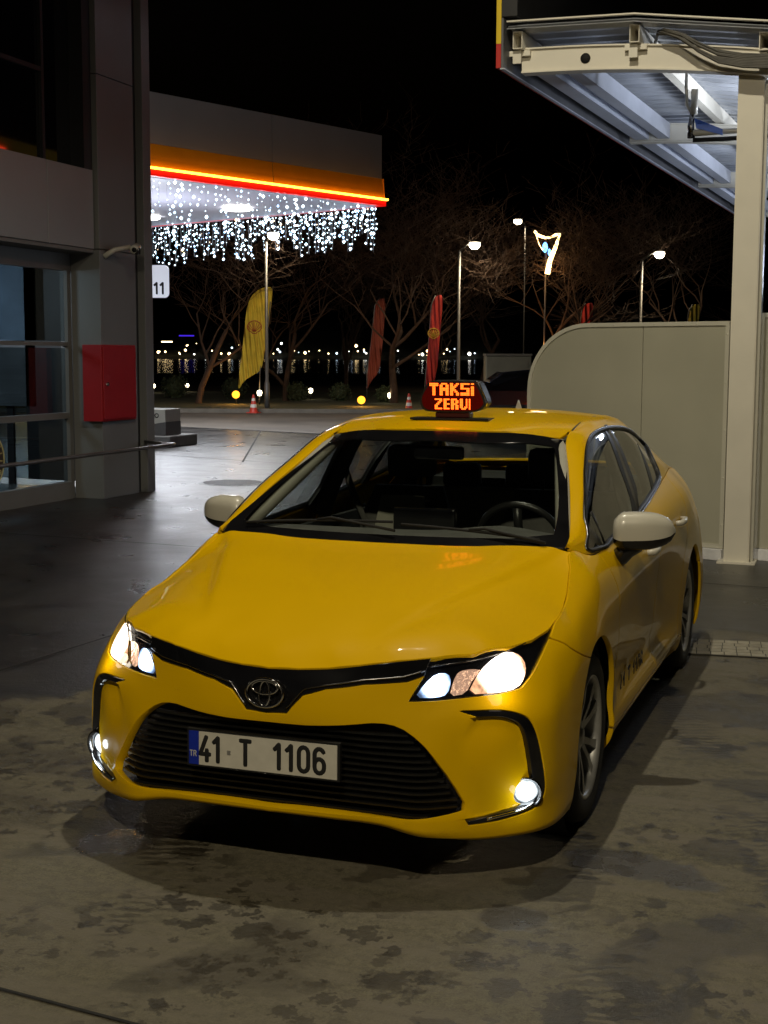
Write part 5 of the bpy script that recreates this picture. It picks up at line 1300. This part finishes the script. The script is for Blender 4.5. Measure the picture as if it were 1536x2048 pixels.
b = MB(); bb(b, -7.5, -7.37, -4, 11.4, 2.90, 3.85); bb(b, -14, -7.5, -4, 11.44, 2.95, 3.8); b.build('floor_edge', dk, bd)
b = MB(); bb(b, -7.15, -7.11, -4, 10.28, 3.86, 9.5); b.build('upper_window', upg, bd)
b = MB()
for y in (9.50, 7.4, 5.2): bb(b, -7.13, -7.07, y, y+.05, 3.86, 9.5)
bb(b, -7.13, -7.075, 7.45, 9.50, 4.84, 4.89)
bb(b, -7.13, -6.93, 10.12, 10.29, 3.86, 9.5); b.build('upper_frame', dk, bd)
# pillar
pil = mat('pillar_cladding', (.19, .19, .185), .48, metal=.25, var=.05, vscale=1.5, rvar=.06)
b = MB()
for z0, z1 in ((0, 2.945), (2.955, 4.95), (4.96, 7), (7.01, 9.5)): bb(b, -7.255, -6.86, 10.30, 11.13, z0, z1, b=.003)
bb(b, -6.95, -6.80, 11.25, 11.44, 0, 9.5, b=.003); b.build('pillar', pil, bd)
b = MB(); bb(b, -7.25, -6.90, 11.131, 11.249, 0, 9.5); b.build('pillar_groove', dk, bd)
# shop front
b = MB()
bb(b, -7.36, -7.26, -4, 10.45, 2.70, 2.90); bb(b, -7.36, -7.26, 10.22, 10.299, .0, 2.70); bb(b, -7.36, -6.93, -4, 10.299, 2.905, 2.945); bb(b, -7.35, -7.27, -4, 10.22, 1.82, 1.865); bb(b, -7.35, -7.27, -4, 10.22, .96, 1.03); bb(b, -7.36, -7.24, -4, 10.22, .0, .20)
for y in (8.2, 6.1, 4.0): bb(b, -7.36, -7.26, y, y+.07, .2, 2.70)
b.build('shop_frame', frm, bd)
for z0, z1 in ((.205, .955), (1.035, 1.795), (1.875, 2.695)):
    b = MB(); bb(b, -7.315, -7.305, -4, 10.215, z0, z1); b.build('window_pane', mirror, bd)
b = MB(); bb(b, -12, -7.3, 11.40, 11.44, .1, 2.9); b.build('side_window_pane', glass('side_pane', (.55, .62, .66), 0, 1.5), bd)
b = MB(); 
for x in (-12.0, -10.4, -8.9, -7.45): bb(b, x-.05, x+.05, 11.36, 11.399, .0, 2.94)
bb(b, -8.6, -7.5, 11.30, 11.358, .1, 2.9); b.build('side_window_frame', dk, bd)
b = MB(); bb(b, -14, -7.4, -4, 11.3, -.02, .03); b.build('shop_floor', mat('shop_floor_tile', (.16, .16, .15), .25, var=.1), bd)
b = MB(); bb(b, -14.1, -14, -4, 11.44, 0, 9); bb(b, -14, -7.3, -4.1, -4, 0, 9); b.build('back_wall', dk, bd)
b = MB(); bb(b, -10.3, -8.30, 11.30, 11.32, 1.90, 2.88); b.build('reflection_board', mat('painted_blue_reflection', (.20, .26, .34), .6, var=.25, vscale=2), bd)  # added board, its blue stands in for a reflection in the glass
b = MB(); bb(b, -10.3, -8.45, 11.30, 11.32, 1.05, 1.86); b.build('lower_reflection_board', mat('painted_grey_reflection', (.07, .075, .08), .5, var=.3, vscale=3), bd)  # added darker board, stands in for the lower part of the reflection
L = lamp('board_fill', 'AREA', (-1.9, -1.6, 2.75), 70, (.80, .90, 1), None, .8); L.parent = bd; L.rotation_euler = (rad(35), 0, 0)  # added lamp that lights the boards behind the glass
b = MB(); bb(b, -10.3, -8.35, 11.38, 11.395, 2.30, 2.325); bb(b, -10.3, -8.35, 11.38, 11.395, 2.52, 2.54); b.build('film_rail', frm, bd)
bn = empty('waste_bin', (-8.55, 9.95, .03), .15, 'dark waste bin with a sagging bag behind the shop glass', 'bin')
b = MB(); V = []; rr = random.Random(2)
for t, hw in ((0, .27), (.3, .29), (.62, .31), (.66, .35), (.74, .34), (.80, .24), (.83, .0)):
    for a_ in np.linspace(0, 2*math.pi, 20, endpoint=False):
        ca_, sa_ = math.cos(a_), math.sin(a_); w_ = hw*(1+rr.uniform(-.02, .02)*(t > .6)); V.append((w_*math.copysign(abs(ca_)**.5, ca_), w_*math.copysign(abs(sa_)**.5, sa_), t*1.05))
b.add(V, [(20*i+k, 20*i+(k+1) % 20, 20*i+20+(k+1) % 20, 20*i+20+k) for i in range(6) for k in range(20)], smooth=True); b.build('bin_body', mat('bin_plastic', (.015, .022, .022), .6, var=.2), bn)
# round sticker on the glass
st = empty('round_sticker', (-7.298, 8.60, .56), 0, 'round dark brown sticker with a pale ring and letters on the shop glass', 'sticker')
A = axis((0, 0, 0), (1, 0, 0), (0, 1, 0))
MB().lathe([(0, .002), (.345, .002), (.345, 0)], A, 48).build('disc', mat('sticker_brown', (.035, .012, .008), .5, var=.1), st)
sy = mat('sticker_cream', (.55, .48, .20), .5, var=.05)
MB().lathe([(.325, .002), (.327, .004), (.343, .004), (.345, .002)], A, 48).build('outer_ring', sy, st)
MB().lathe([(.20, .002), (.201, .004), (.209, .004), (.21, .002)], A, 48).build('inner_ring', sy, st)
lt = MB()
for ch, an in (('N', 52), ('E', 30), ('L', 10), ('I', -4), ('S', -28), ('A', -50)):
    c_ = (.267*math.cos(rad(an)), .267*math.sin(rad(an))); rot = Matrix.Rotation(rad(an-90), 4, 'Z')
    strokes(lt, ch, A @ Matrix.Translation((c_[0], c_[1], .004)) @ rot @ Matrix.Translation((-.018, -.035, 0)), .07, .0065, flat=.15)
lt.build('lettering', sy, st)
# fire cabinet
fc = empty('fire_cabinet', (-6.80, 10.20, .93), 0, 'red metal fire cabinet with a round lock on the grey pillar', 'cabinet')
rp_ = mat('cabinet_red', (.34, .010, .014), .42, coat=.3, var=.06, vscale=5)
MB().box(-.26, -.006, 0, .80, 0, .905, b=.006).build('cabinet_body', rp_, fc)
MB().box(-.004, .012, .025, .775, .025, .88, b=.004).build('cabinet_door', rp_, fc)
MB().lathe([(0, .020), (.012, .020), (.022, .016), (.026, .0)], axis((.013, .10, .44), (1, 0, 0)), 20).build('lock', M['chrome'], fc)
MB().box(.012, .018, .75, .765, .74, .82).build('hinge', rp_, fc)
# security camera
sc_ = empty('security_camera', (-6.86, 10.42, 2.93), 0, 'white bullet security camera on a bracket on the grey pillar', 'security camera')
MB().tube([(.0, -.02, -.06), (.10, .05, .02), (.24, .18, .06)], [.035, .03, .03], 10).build('bracket', M['white'], sc_)
d_ = Vector((.35, -.9, -.22)).normalized(); c_ = Vector((.28, .24, .05))
MB().lathe([(0, -.10), (.05, -.10), (.055, -.02), (.055, .10), (.05, .13), (.03, .135)], axis(c_, d_), 20).build('camera_body', M['white'], sc_)
MB().lathe([(.0, .128), (.042, .128), (.046, .115)], axis(c_, d_), 20).build('lens', M['gloss'], sc_)
MB().box(.30, .37, .13, .20, -.03, .05, b=.01).build('sensor', M['dark'], sc_)
# handrail
hr_ = empty('handrail', (-6.0, 9, 0), 0, 'round steel handrail bar crossing in front of the shop glass and pillar', 'handrail')
MB().tube([(0, -9, .66), (0, -2, .66), (-.0, 1.40, .665), (-.03, 1.52, .665), (-.12, 1.60, .66), (-.24, 1.66, .655), (-.80, 2.2, .64)], .021, 12).build('rail', mat('rail_steel', (.18, .17, .165), .35, metal=.6, var=.1), hr_)
for y in (-8.5, -4.5): MB().tube([(0, y, 0), (0, y, .66)], .02, 10).build('post', M['alloy'], hr_)

# ---------- right panel wall
pw_ = mat('wall_panel', (.42, .405, .315), .55, var=.11, vscale=.9, bump=.03, bscale=200); pf = mat('wall_frame', (.55, .53, .44), .5, var=.05, vscale=3)
w0 = np.array([.64, 7.86]); wd = np.array([-.94, .342]); wd = wd/np.linalg.norm(wd)
pn = empty('panel_wall', (w0[0], w0[1], 0), math.atan2(wd[1], wd[0]), 'grey green panel screen with a rounded upper corner behind the taxi', 'wall')
LW = 2.0; R_ = .60; ztp = 2.01
outl = [(0.0, .10), (0.0, ztp)] + [(LW-R_*1.05+R_*1.05*math.sin(a_), ztp-R_+R_*math.cos(a_)) for a_ in np.linspace(0, math.pi/2, 14)] + [(LW, .10)]
A = Matrix(((1, 0, 0, 0), (0, 0, 1, 0), (0, 1, 0, 0), (0, 0, 0, 1)))
def half(lo, hi):
    pts = [q for q in outl if lo-1e-6 <= q[0] <= hi+1e-6]; 
    if lo > 0: pts = [(lo, .10), (lo, ztp)] + [q for q in pts if q[0] > lo]
    if hi < LW: pts = [q for q in pts if q[0] < hi] + [(hi, ztp), (hi, .10)]
    return pts
jx = .81
MB().prism(half(0, jx-.004), -.02, .02, A).build('panel', pw_, pn); MB().prism(half(jx+.004, LW), -.02, .02, A).build('panel', pw_, pn)
fr_ = MB()
o_ = outl; inn = []
cx_, cz_ = LW/2, 1.0
for i, (x, z) in enumerate(o_):
    nx, nz = (0, 0)
    if i == 0: inn.append((.035, .135)); continue
    if i == 1: inn.append((.035, ztp-.035)); continue
    if i == len(o_)-1: inn.append((LW-.035, .135)); continue
    a_ = (i-2)/13*math.pi/2; inn.append((x-.035*math.sin(a_), z-.035*math.cos(a_)))
n_ = len(o_); V = [(x, y, z) for y in (-.032, .032) for x, z in o_] + [(x, y, z) for y in (-.032, .032) for x, z in inn]
Fq = []
for i in range(n_):
    j = (i+1) % n_; Fq += [(i, j, 2*n_+j, 2*n_+i), (n_+j, n_+i, 3*n_+i, 3*n_+j), (j, i, n_+i, n_+j), (2*n_+i, 2*n_+j, 3*n_+j, 3*n_+i)]
fr_.add(V, Fq); 
for z in np.arange(.3, 1.95, .4): fr_.lathe([(0, .036), (.006, .035), (.009, .032)], axis((.0175, 0, z), (0, 1, 0)), 8); fr_.lathe([(0, .036), (.006, .035), (.009, .032)], axis((.0175, 0, z), (0, 1, 0)), 8) if False else None
for x in (.3, .7, 1.1): fr_.lathe([(0, .036), (.006, .035), (.009, .032)], axis((x, 0, ztp-.0175), (0, 1, 0)), 8)
fr_.build('frame', pf, pn)
MB().box(.0, LW+.02, -.06, .06, .0, .096, b=.004).build('concrete_base', mat('white_base', (.72, .72, .74), .7, bump=.4, bscale=30, var=.2, vscale=6), pn)
p2 = empty('panel_wall', (.90, 8.02, 0), math.atan2(wd[1], wd[0])+math.pi, 'grey green panel screen right of the canopy pillar', 'wall')
MB().box(0, 2.2, -.02, .02, .10, 2.04).build('panel', pw_, p2); b = MB(); b.box(-.03, .01, -.032, .032, .10, 2.08); b.box(.012, 2.2, -.032, .032, 2.042, 2.08); b.build('frame', pf, p2)
MB().box(-.03, 2.2, -.06, .06, 0, .096, b=.004).build('concrete_base', mat('white_base_right', (.72, .72, .74), .7, bump=.4, bscale=30, var=.2, vscale=6), p2)

# ---------- right canopy
PY = -.10
rc = empty('wash_canopy', (.74, 7.90, 0), 0, 'steel wash bay canopy with corrugated roof and yellow and red edge board', 'canopy')
cream = mat('cream_steel_paint', (.72, .68, .58), .5, var=.06, vscale=2.5); galv = mat('galvanised_purlin', (.55, .58, .66), .45, metal=.2, var=.06, vscale=5)
corr = mat('corrugated_zinc', (.56, .58, .62), .42, metal=.5, var=.12, vscale=4, rvar=.08)
def rb2(mb, x0, x1, y0, y1, z0, z1, mi=0, b=0): return mb.box(x0-.74, x1-.74, y0-7.9, y1-7.9, z0, z1, mi, b)
b = MB(); rb2(b, .652, .858, 7.70, 7.712, 0, 3.97); rb2(b, .652, .858, 7.888, 7.90, 0, 3.97); rb2(b, .749, .761, 7.712, 7.888, 0, 3.97); rb2(b, .60, .91, 7.65, 7.95, .0, .015)
rb2(b, .66, .85, 7.69, 7.70, .015, 3.97)
b.build('pillar', cream, rc)
b = MB(); rb2(b, .862, .885, 7.76, 7.90, 0, 3.93); b.build('downpipe', M['white'], rc)
def arch_z(x): return 4.12 + .055*(1-((x-.3)/1.7)**2) if abs(x-.3) < 3 else 4.0
RZ = lambda x: float(np.interp(x, (-1.2, -.73, -.12, .42, .89, 4.6), (4.415, 4.408, 4.398, 4.325, 4.262, 3.80)))-.01
BX, BZ = (-1.2, -.76, -.31, .13, .56, .84, 4.6), (4.092, 4.088, 4.072, 4.038, 3.994, 3.955, 3.45)
def beam(yc, x0, x1, nm, th=.10):
    b = MB(); n_ = 24; V = []
    for i in range(n_+1):
        x = x0+(x1-x0)*i/n_; zb = float(np.interp(x, BX, BZ)); zt_ = zb+.175
        V += [(x-.74, yc-th/2-7.9, zb), (x-.74, yc+th/2-7.9, zb), (x-.74, yc+th/2-7.9, zt_), (x-.74, yc-th/2-7.9, zt_)]
    b.add(V, [(4*i+k, 4*i+4+k, 4*i+4+(k+1) % 4, 4*i+(k+1) % 4) for i in range(n_) for k in range(4)] + [(0, 1, 2, 3), (4*n_+3, 4*n_+2, 4*n_+1, 4*n_)])
    # flanges
    V = []
    for i in range(n_+1):
        x = x0+(x1-x0)*i/n_; zb = float(np.interp(x, BX, BZ))
        for z0, z1 in ((zb+.176, zb+.189), (zb-.014, zb-.001)): V += [(x-.74, yc-th/2-.02-7.9, z0), (x-.74, yc+th/2+.02-7.9, z0), (x-.74, yc+th/2+.02-7.9, z1), (x-.74, yc-th/2-.02-7.9, z1)]
    b.add(V, [(8*i+o_+k, 8*i+8+o_+k, 8*i+8+o_+(k+1) % 4, 8*i+o_+(k+1) % 4) for i in range(n_) for o_ in (0, 4) for k in range(4)] + [(0, 1, 2, 3), (4, 5, 6, 7)])
    b.build(nm, [cream], rc)
beam(7.67, -1.12, 4.2, 'cross_beam'); beam(11.7, -.90, 4.4, 'cross_beam'); beam(15.9, -.66, 4.6, 'cross_beam'); beam(20, -.42, 4.8, 'cross_beam')
b = MB(); b.lathe([(0, 0), (.042, 0), (.042, .003), (0, .003)], axis((-.58-.74, 7.617-7.9, 4.165), (0, -1, 0)), 24); b.build('beam_hole', M['dark'], rc)
# longitudinal purlins seen from below, broken at the beams
for (xa, w_) in ((-1.06, .15), (-.80, .12)):
    for y0, y1 in ((7.70, 11.63), (11.77, 15.83), (15.97, 19.9)):
        sh = .056*((y0+y1)/2-7.6); b = MB(); sh0, sh1 = .056*(y0-7.6), .056*(y1-7.6)
        V = [(x-.74, y-7.9, z) for y, s_ in ((y0, sh0), (y1, sh1)) for x, z in ((xa+s_, 4.10), (xa+w_+s_, 4.10), (xa+w_+s_, 4.26), (xa+s_, 4.26))]
        b.add(V, [(0, 1, 2, 3), (7, 6, 5, 4), (0, 4, 5, 1), (1, 5, 6, 2), (2, 6, 7, 3), (3, 7, 4, 0)]).build('purlin', galv, rc)
# hollow purlins above the beam with open ends
for x0 in (-1.17, -.20, .82, 2.0, 3.2):
    b = MB()
    zz_ = RZ(x0+.04)-.148
    for (u0, u1, z0, z1) in ((0, .006, zz_, zz_+.14), (.074, .08, zz_, zz_+.14), (.006, .074, zz_, zz_+.007), (.006, .074, zz_+.133, zz_+.14)): 
        V = [(x0+u+s_-.74, y-7.9, z) for y, s_ in ((7.5, 0), (20.4, .72)) for u, z in ((u0, z0), (u1, z0), (u1, z1), (u0, z1))]
        b.add(V, [(0, 1, 2, 3), (7, 6, 5, 4), (0, 4, 5, 1), (1, 5, 6, 2), (2, 6, 7, 3), (3, 7, 4, 0)])
    b.build('roof_purlin', cream, rc)
    b = MB(); rb2(b, x0-.05, x0+.13, 7.57, 7.67, zz_-.045, zz_-.002); rb2(b, x0-.01, x0+.06, 7.545, 7.57, zz_-.11, zz_-.002); b.build('purlin_bracket', cream, rc)
# corrugated roof, waves run across
b = MB(); V = []; xs = [-1.2, -.7, -.15, .6, 1.4, 2.4, 4.2]; ny = 2*110
for j in range(ny+1):
    y = 7.44+13*j/ny; w_ = [0, .028][(j//1) % 2] if j % 4 in (1, 2) else 0
    for x in xs: V.append((x+.056*(y-7.6)-.74, y-7.9, RZ(x) + (.042 if j % 4 in (1, 2) else 0)))
k_ = len(xs); b.add(V, [(j*k_+i, j*k_+i+1, (j+1)*k_+i+1, (j+1)*k_+i) for j in range(ny) for i in range(k_-1)]); b.build('corrugated_roof', corr, rc)
b = MB(); xs2 = xs; V = []
for x in xs2:
    z = RZ(x)+.048
    V += [(x-.74, 7.40-7.9, z), (x-.74, 7.44-7.9, z), (x-.74, 7.44-7.9, z+.012), (x-.74, 7.40-7.9, z+.012)]
b.add(V, [(4*i+k, 4*i+4+k, 4*i+4+(k+1) % 4, 4*i+(k+1) % 4) for i in range(len(xs2)-1) for k in range(4)]); b.build('roof_edge_trim', cream, rc)
def fas(name, z0, z1, x0, x1, m):
    V = [(x+s_-.74, y-7.9, z) for y, s_ in ((7.40, -.01), (20.5, .722)) for x, z in ((x0, z0), (x1, z0), (x1, z1), (x0, z1))]
    return MB().add(V, [(0, 1, 2, 3), (7, 6, 5, 4), (0, 4, 5, 1), (1, 5, 6, 2), (2, 6, 7, 3), (3, 7, 4, 0)]).build(name, m, rc)
fas('yellow_board', 4.285, 5.7, -1.275, -1.235, mat('edge_yellow', (.72, .50, .01), .5, var=.05)); fas('red_board', 4.09, 4.283, -1.275, -1.235, mat('edge_red', (.50, .02, .012), .5, var=.05))
fas('board_backing', 4.50, 5.7, -1.232, -1.10, dk); fas('inner_angle', 4.09, 4.49, -1.232, -1.215, mat('dull_zinc', (.13, .13, .14), .5, metal=.4, var=.2)); MB().add([(x-.74, y-7.9, z) for y, s_ in ((8.4, .045), (18.0, .58)) for x, z in ((-1.31+s_, 5.46), (-1.277+s_, 5.46), (-1.277+s_, 5.50), (-1.31+s_, 5.50))], [(0, 1, 2, 3), (7, 6, 5, 4), (0, 4, 5, 1), (1, 5, 6, 2), (2, 6, 7, 3), (3, 7, 4, 0)]).build('assumed_edge_strip', emis('red_strip', (1, .05, .015), 7), rc); fas('lower_angle', 4.078, 4.088, -1.24, -1.205, galv)  # assumed red strip, set so its reflection falls in the upper window
for i in range(6):
    MB().lathe([(0, .004), (.012, .003), (.015, 0)], axis((-1.10+.10*i-.74, 7.44-7.9, 4.62+.0*i+ (.30-.055*i)), (0, -1, 0)), 8).build('rivet', galv, rc)
b = MB(); V = [(-1.10-.74, 7.46-7.9, 4.50), (2.0-.74, 7.46-7.9, 4.47), (-1.10-.74, 7.46-7.9, 5.3)]; 
# assumed tube lights under the canopy, out of view
for y, p_ in ((9.7, 250), (13.6, 240), (17.5, 180)):
    f_ = empty('assumed_tube_light', (1.9, y, 3.1), 0, {9.7: 'assumed white tube light under the wash canopy nearest the pillar', 13.6: 'assumed white tube light in the middle of the wash canopy', 17.5: 'assumed white tube light at the far end of the wash canopy'}[y], 'tube light', 'assumed tube lights in the wash bay')
    MB().box(-.06, .06, -.62, .62, .0, .05, b=.01).build('fitting', M['white'], f_); MB().tube([(0, -.58, -.02), (0, .58, -.02)], .018, 8).build('tube', emis('cold_tube', (.75, .86, 1), 25), f_)
    MB().tube([(0, -.4, .05), (0, -.4, 1.2)], .006, 4).build('hanger', galv, f_)
    L = lamp('assumed_tube_glow', 'POINT', (0, 0, -.25), p_*.16, (.72, .82, 1), None, .15); L.parent = f_
    L = lamp('underside_fill', 'SPOT', (0, 0, .12), p_*2.3, (.80, .87, 1), None, .15, 168, .6); L.parent = f_; L.rotation_euler = (math.pi, 0, 0)  # added upward spot, brightens the underside of the roof
# cables over the beam
cb = empty('cable_bundle', (.04, 7.52, 4.27), 0, 'thick bundle of dark cables drooping over the canopy beam', 'cables'); rr = random.Random(6)
for i in range(9):
    o1, o2 = rr.uniform(-.03, .03), i*.012-.05; P = [(-.12, .5, .04+o2*.2), (-.02, .05, .045+o2*.2), (.05+o1, -.03, .03+o2*.4), (.18+o1, -.045, -.02+o2*.5), (.30+o1, -.05, -.105+o2*.8), (.46+o1, -.05, -.19+o2), (.66, -.05, -.235+o2), (.95, -.05, -.265+o2), (1.5, -.05, -.26+o2)]
    Q = []; P = [Vector(p) for p in P]
    for k in range(len(P)-1):
        for t in (0, .5): Q.append(P[k].lerp(P[k+1], t))
    MB().tube(Q+[P[-1]], .011, 6).build('cable', mat('cable_%s' % 'sheath', (.05, .045, .035), .5, var=.3, vscale=10), cb)
# swivel boom of the pressure washer
bo = empty('washer_boom', (.12, 8.8, 4.0), 0, 'white and blue swivel boom of a pressure washer under the canopy', 'boom')
MB().tube([(-.03, 0, .45), (-.03, 0, .10), (-.02, 0, -.05), (.02, 0, -.12), (.03, 0, -.30)], .014, 8).build('hose_pipe', M['white'], bo)
MB().tube([(.045, 0, .08), (.045, 0, -.14)], .032, 12).build('swivel', M['white'], bo)
MB().tube([(.03, 0, -.12), (.02, 0, -.24), (.025, 0, -.34)], [.02, .03, .035], 10).build('joint', M['chrome_dull'], bo)
MB().add([(.05, -.02, -.17), (.30, -.02, -.28), (.30, -.02, -.33), (.07, -.02, -.26), (.05, .02, -.17), (.30, .02, -.28), (.30, .02, -.33), (.07, .02, -.26)], [(0, 3, 2, 1), (4, 5, 6, 7), (0, 1, 5, 4), (1, 2, 6, 5), (2, 3, 7, 6), (3, 0, 4, 7)]).build('blue_bracket', mat('washer_blue', (.04, .12, .50), .4, var=.1), bo)
MB().tube([(.04, 0, -.30), (.25, .02, -.295), (.55, .05, -.29), (1.2, .1, -.28)], [.03, .026, .022, .02], 10).build('boom_arm', M['white'], bo)
MB().tube([(.04, 0, -.36), (.3, .02, -.36), (.6, .05, -.35), (1.2, .1, -.34)], .02, 8).build('hose', M['dark'], bo)
bpy.context.view_layer.update()
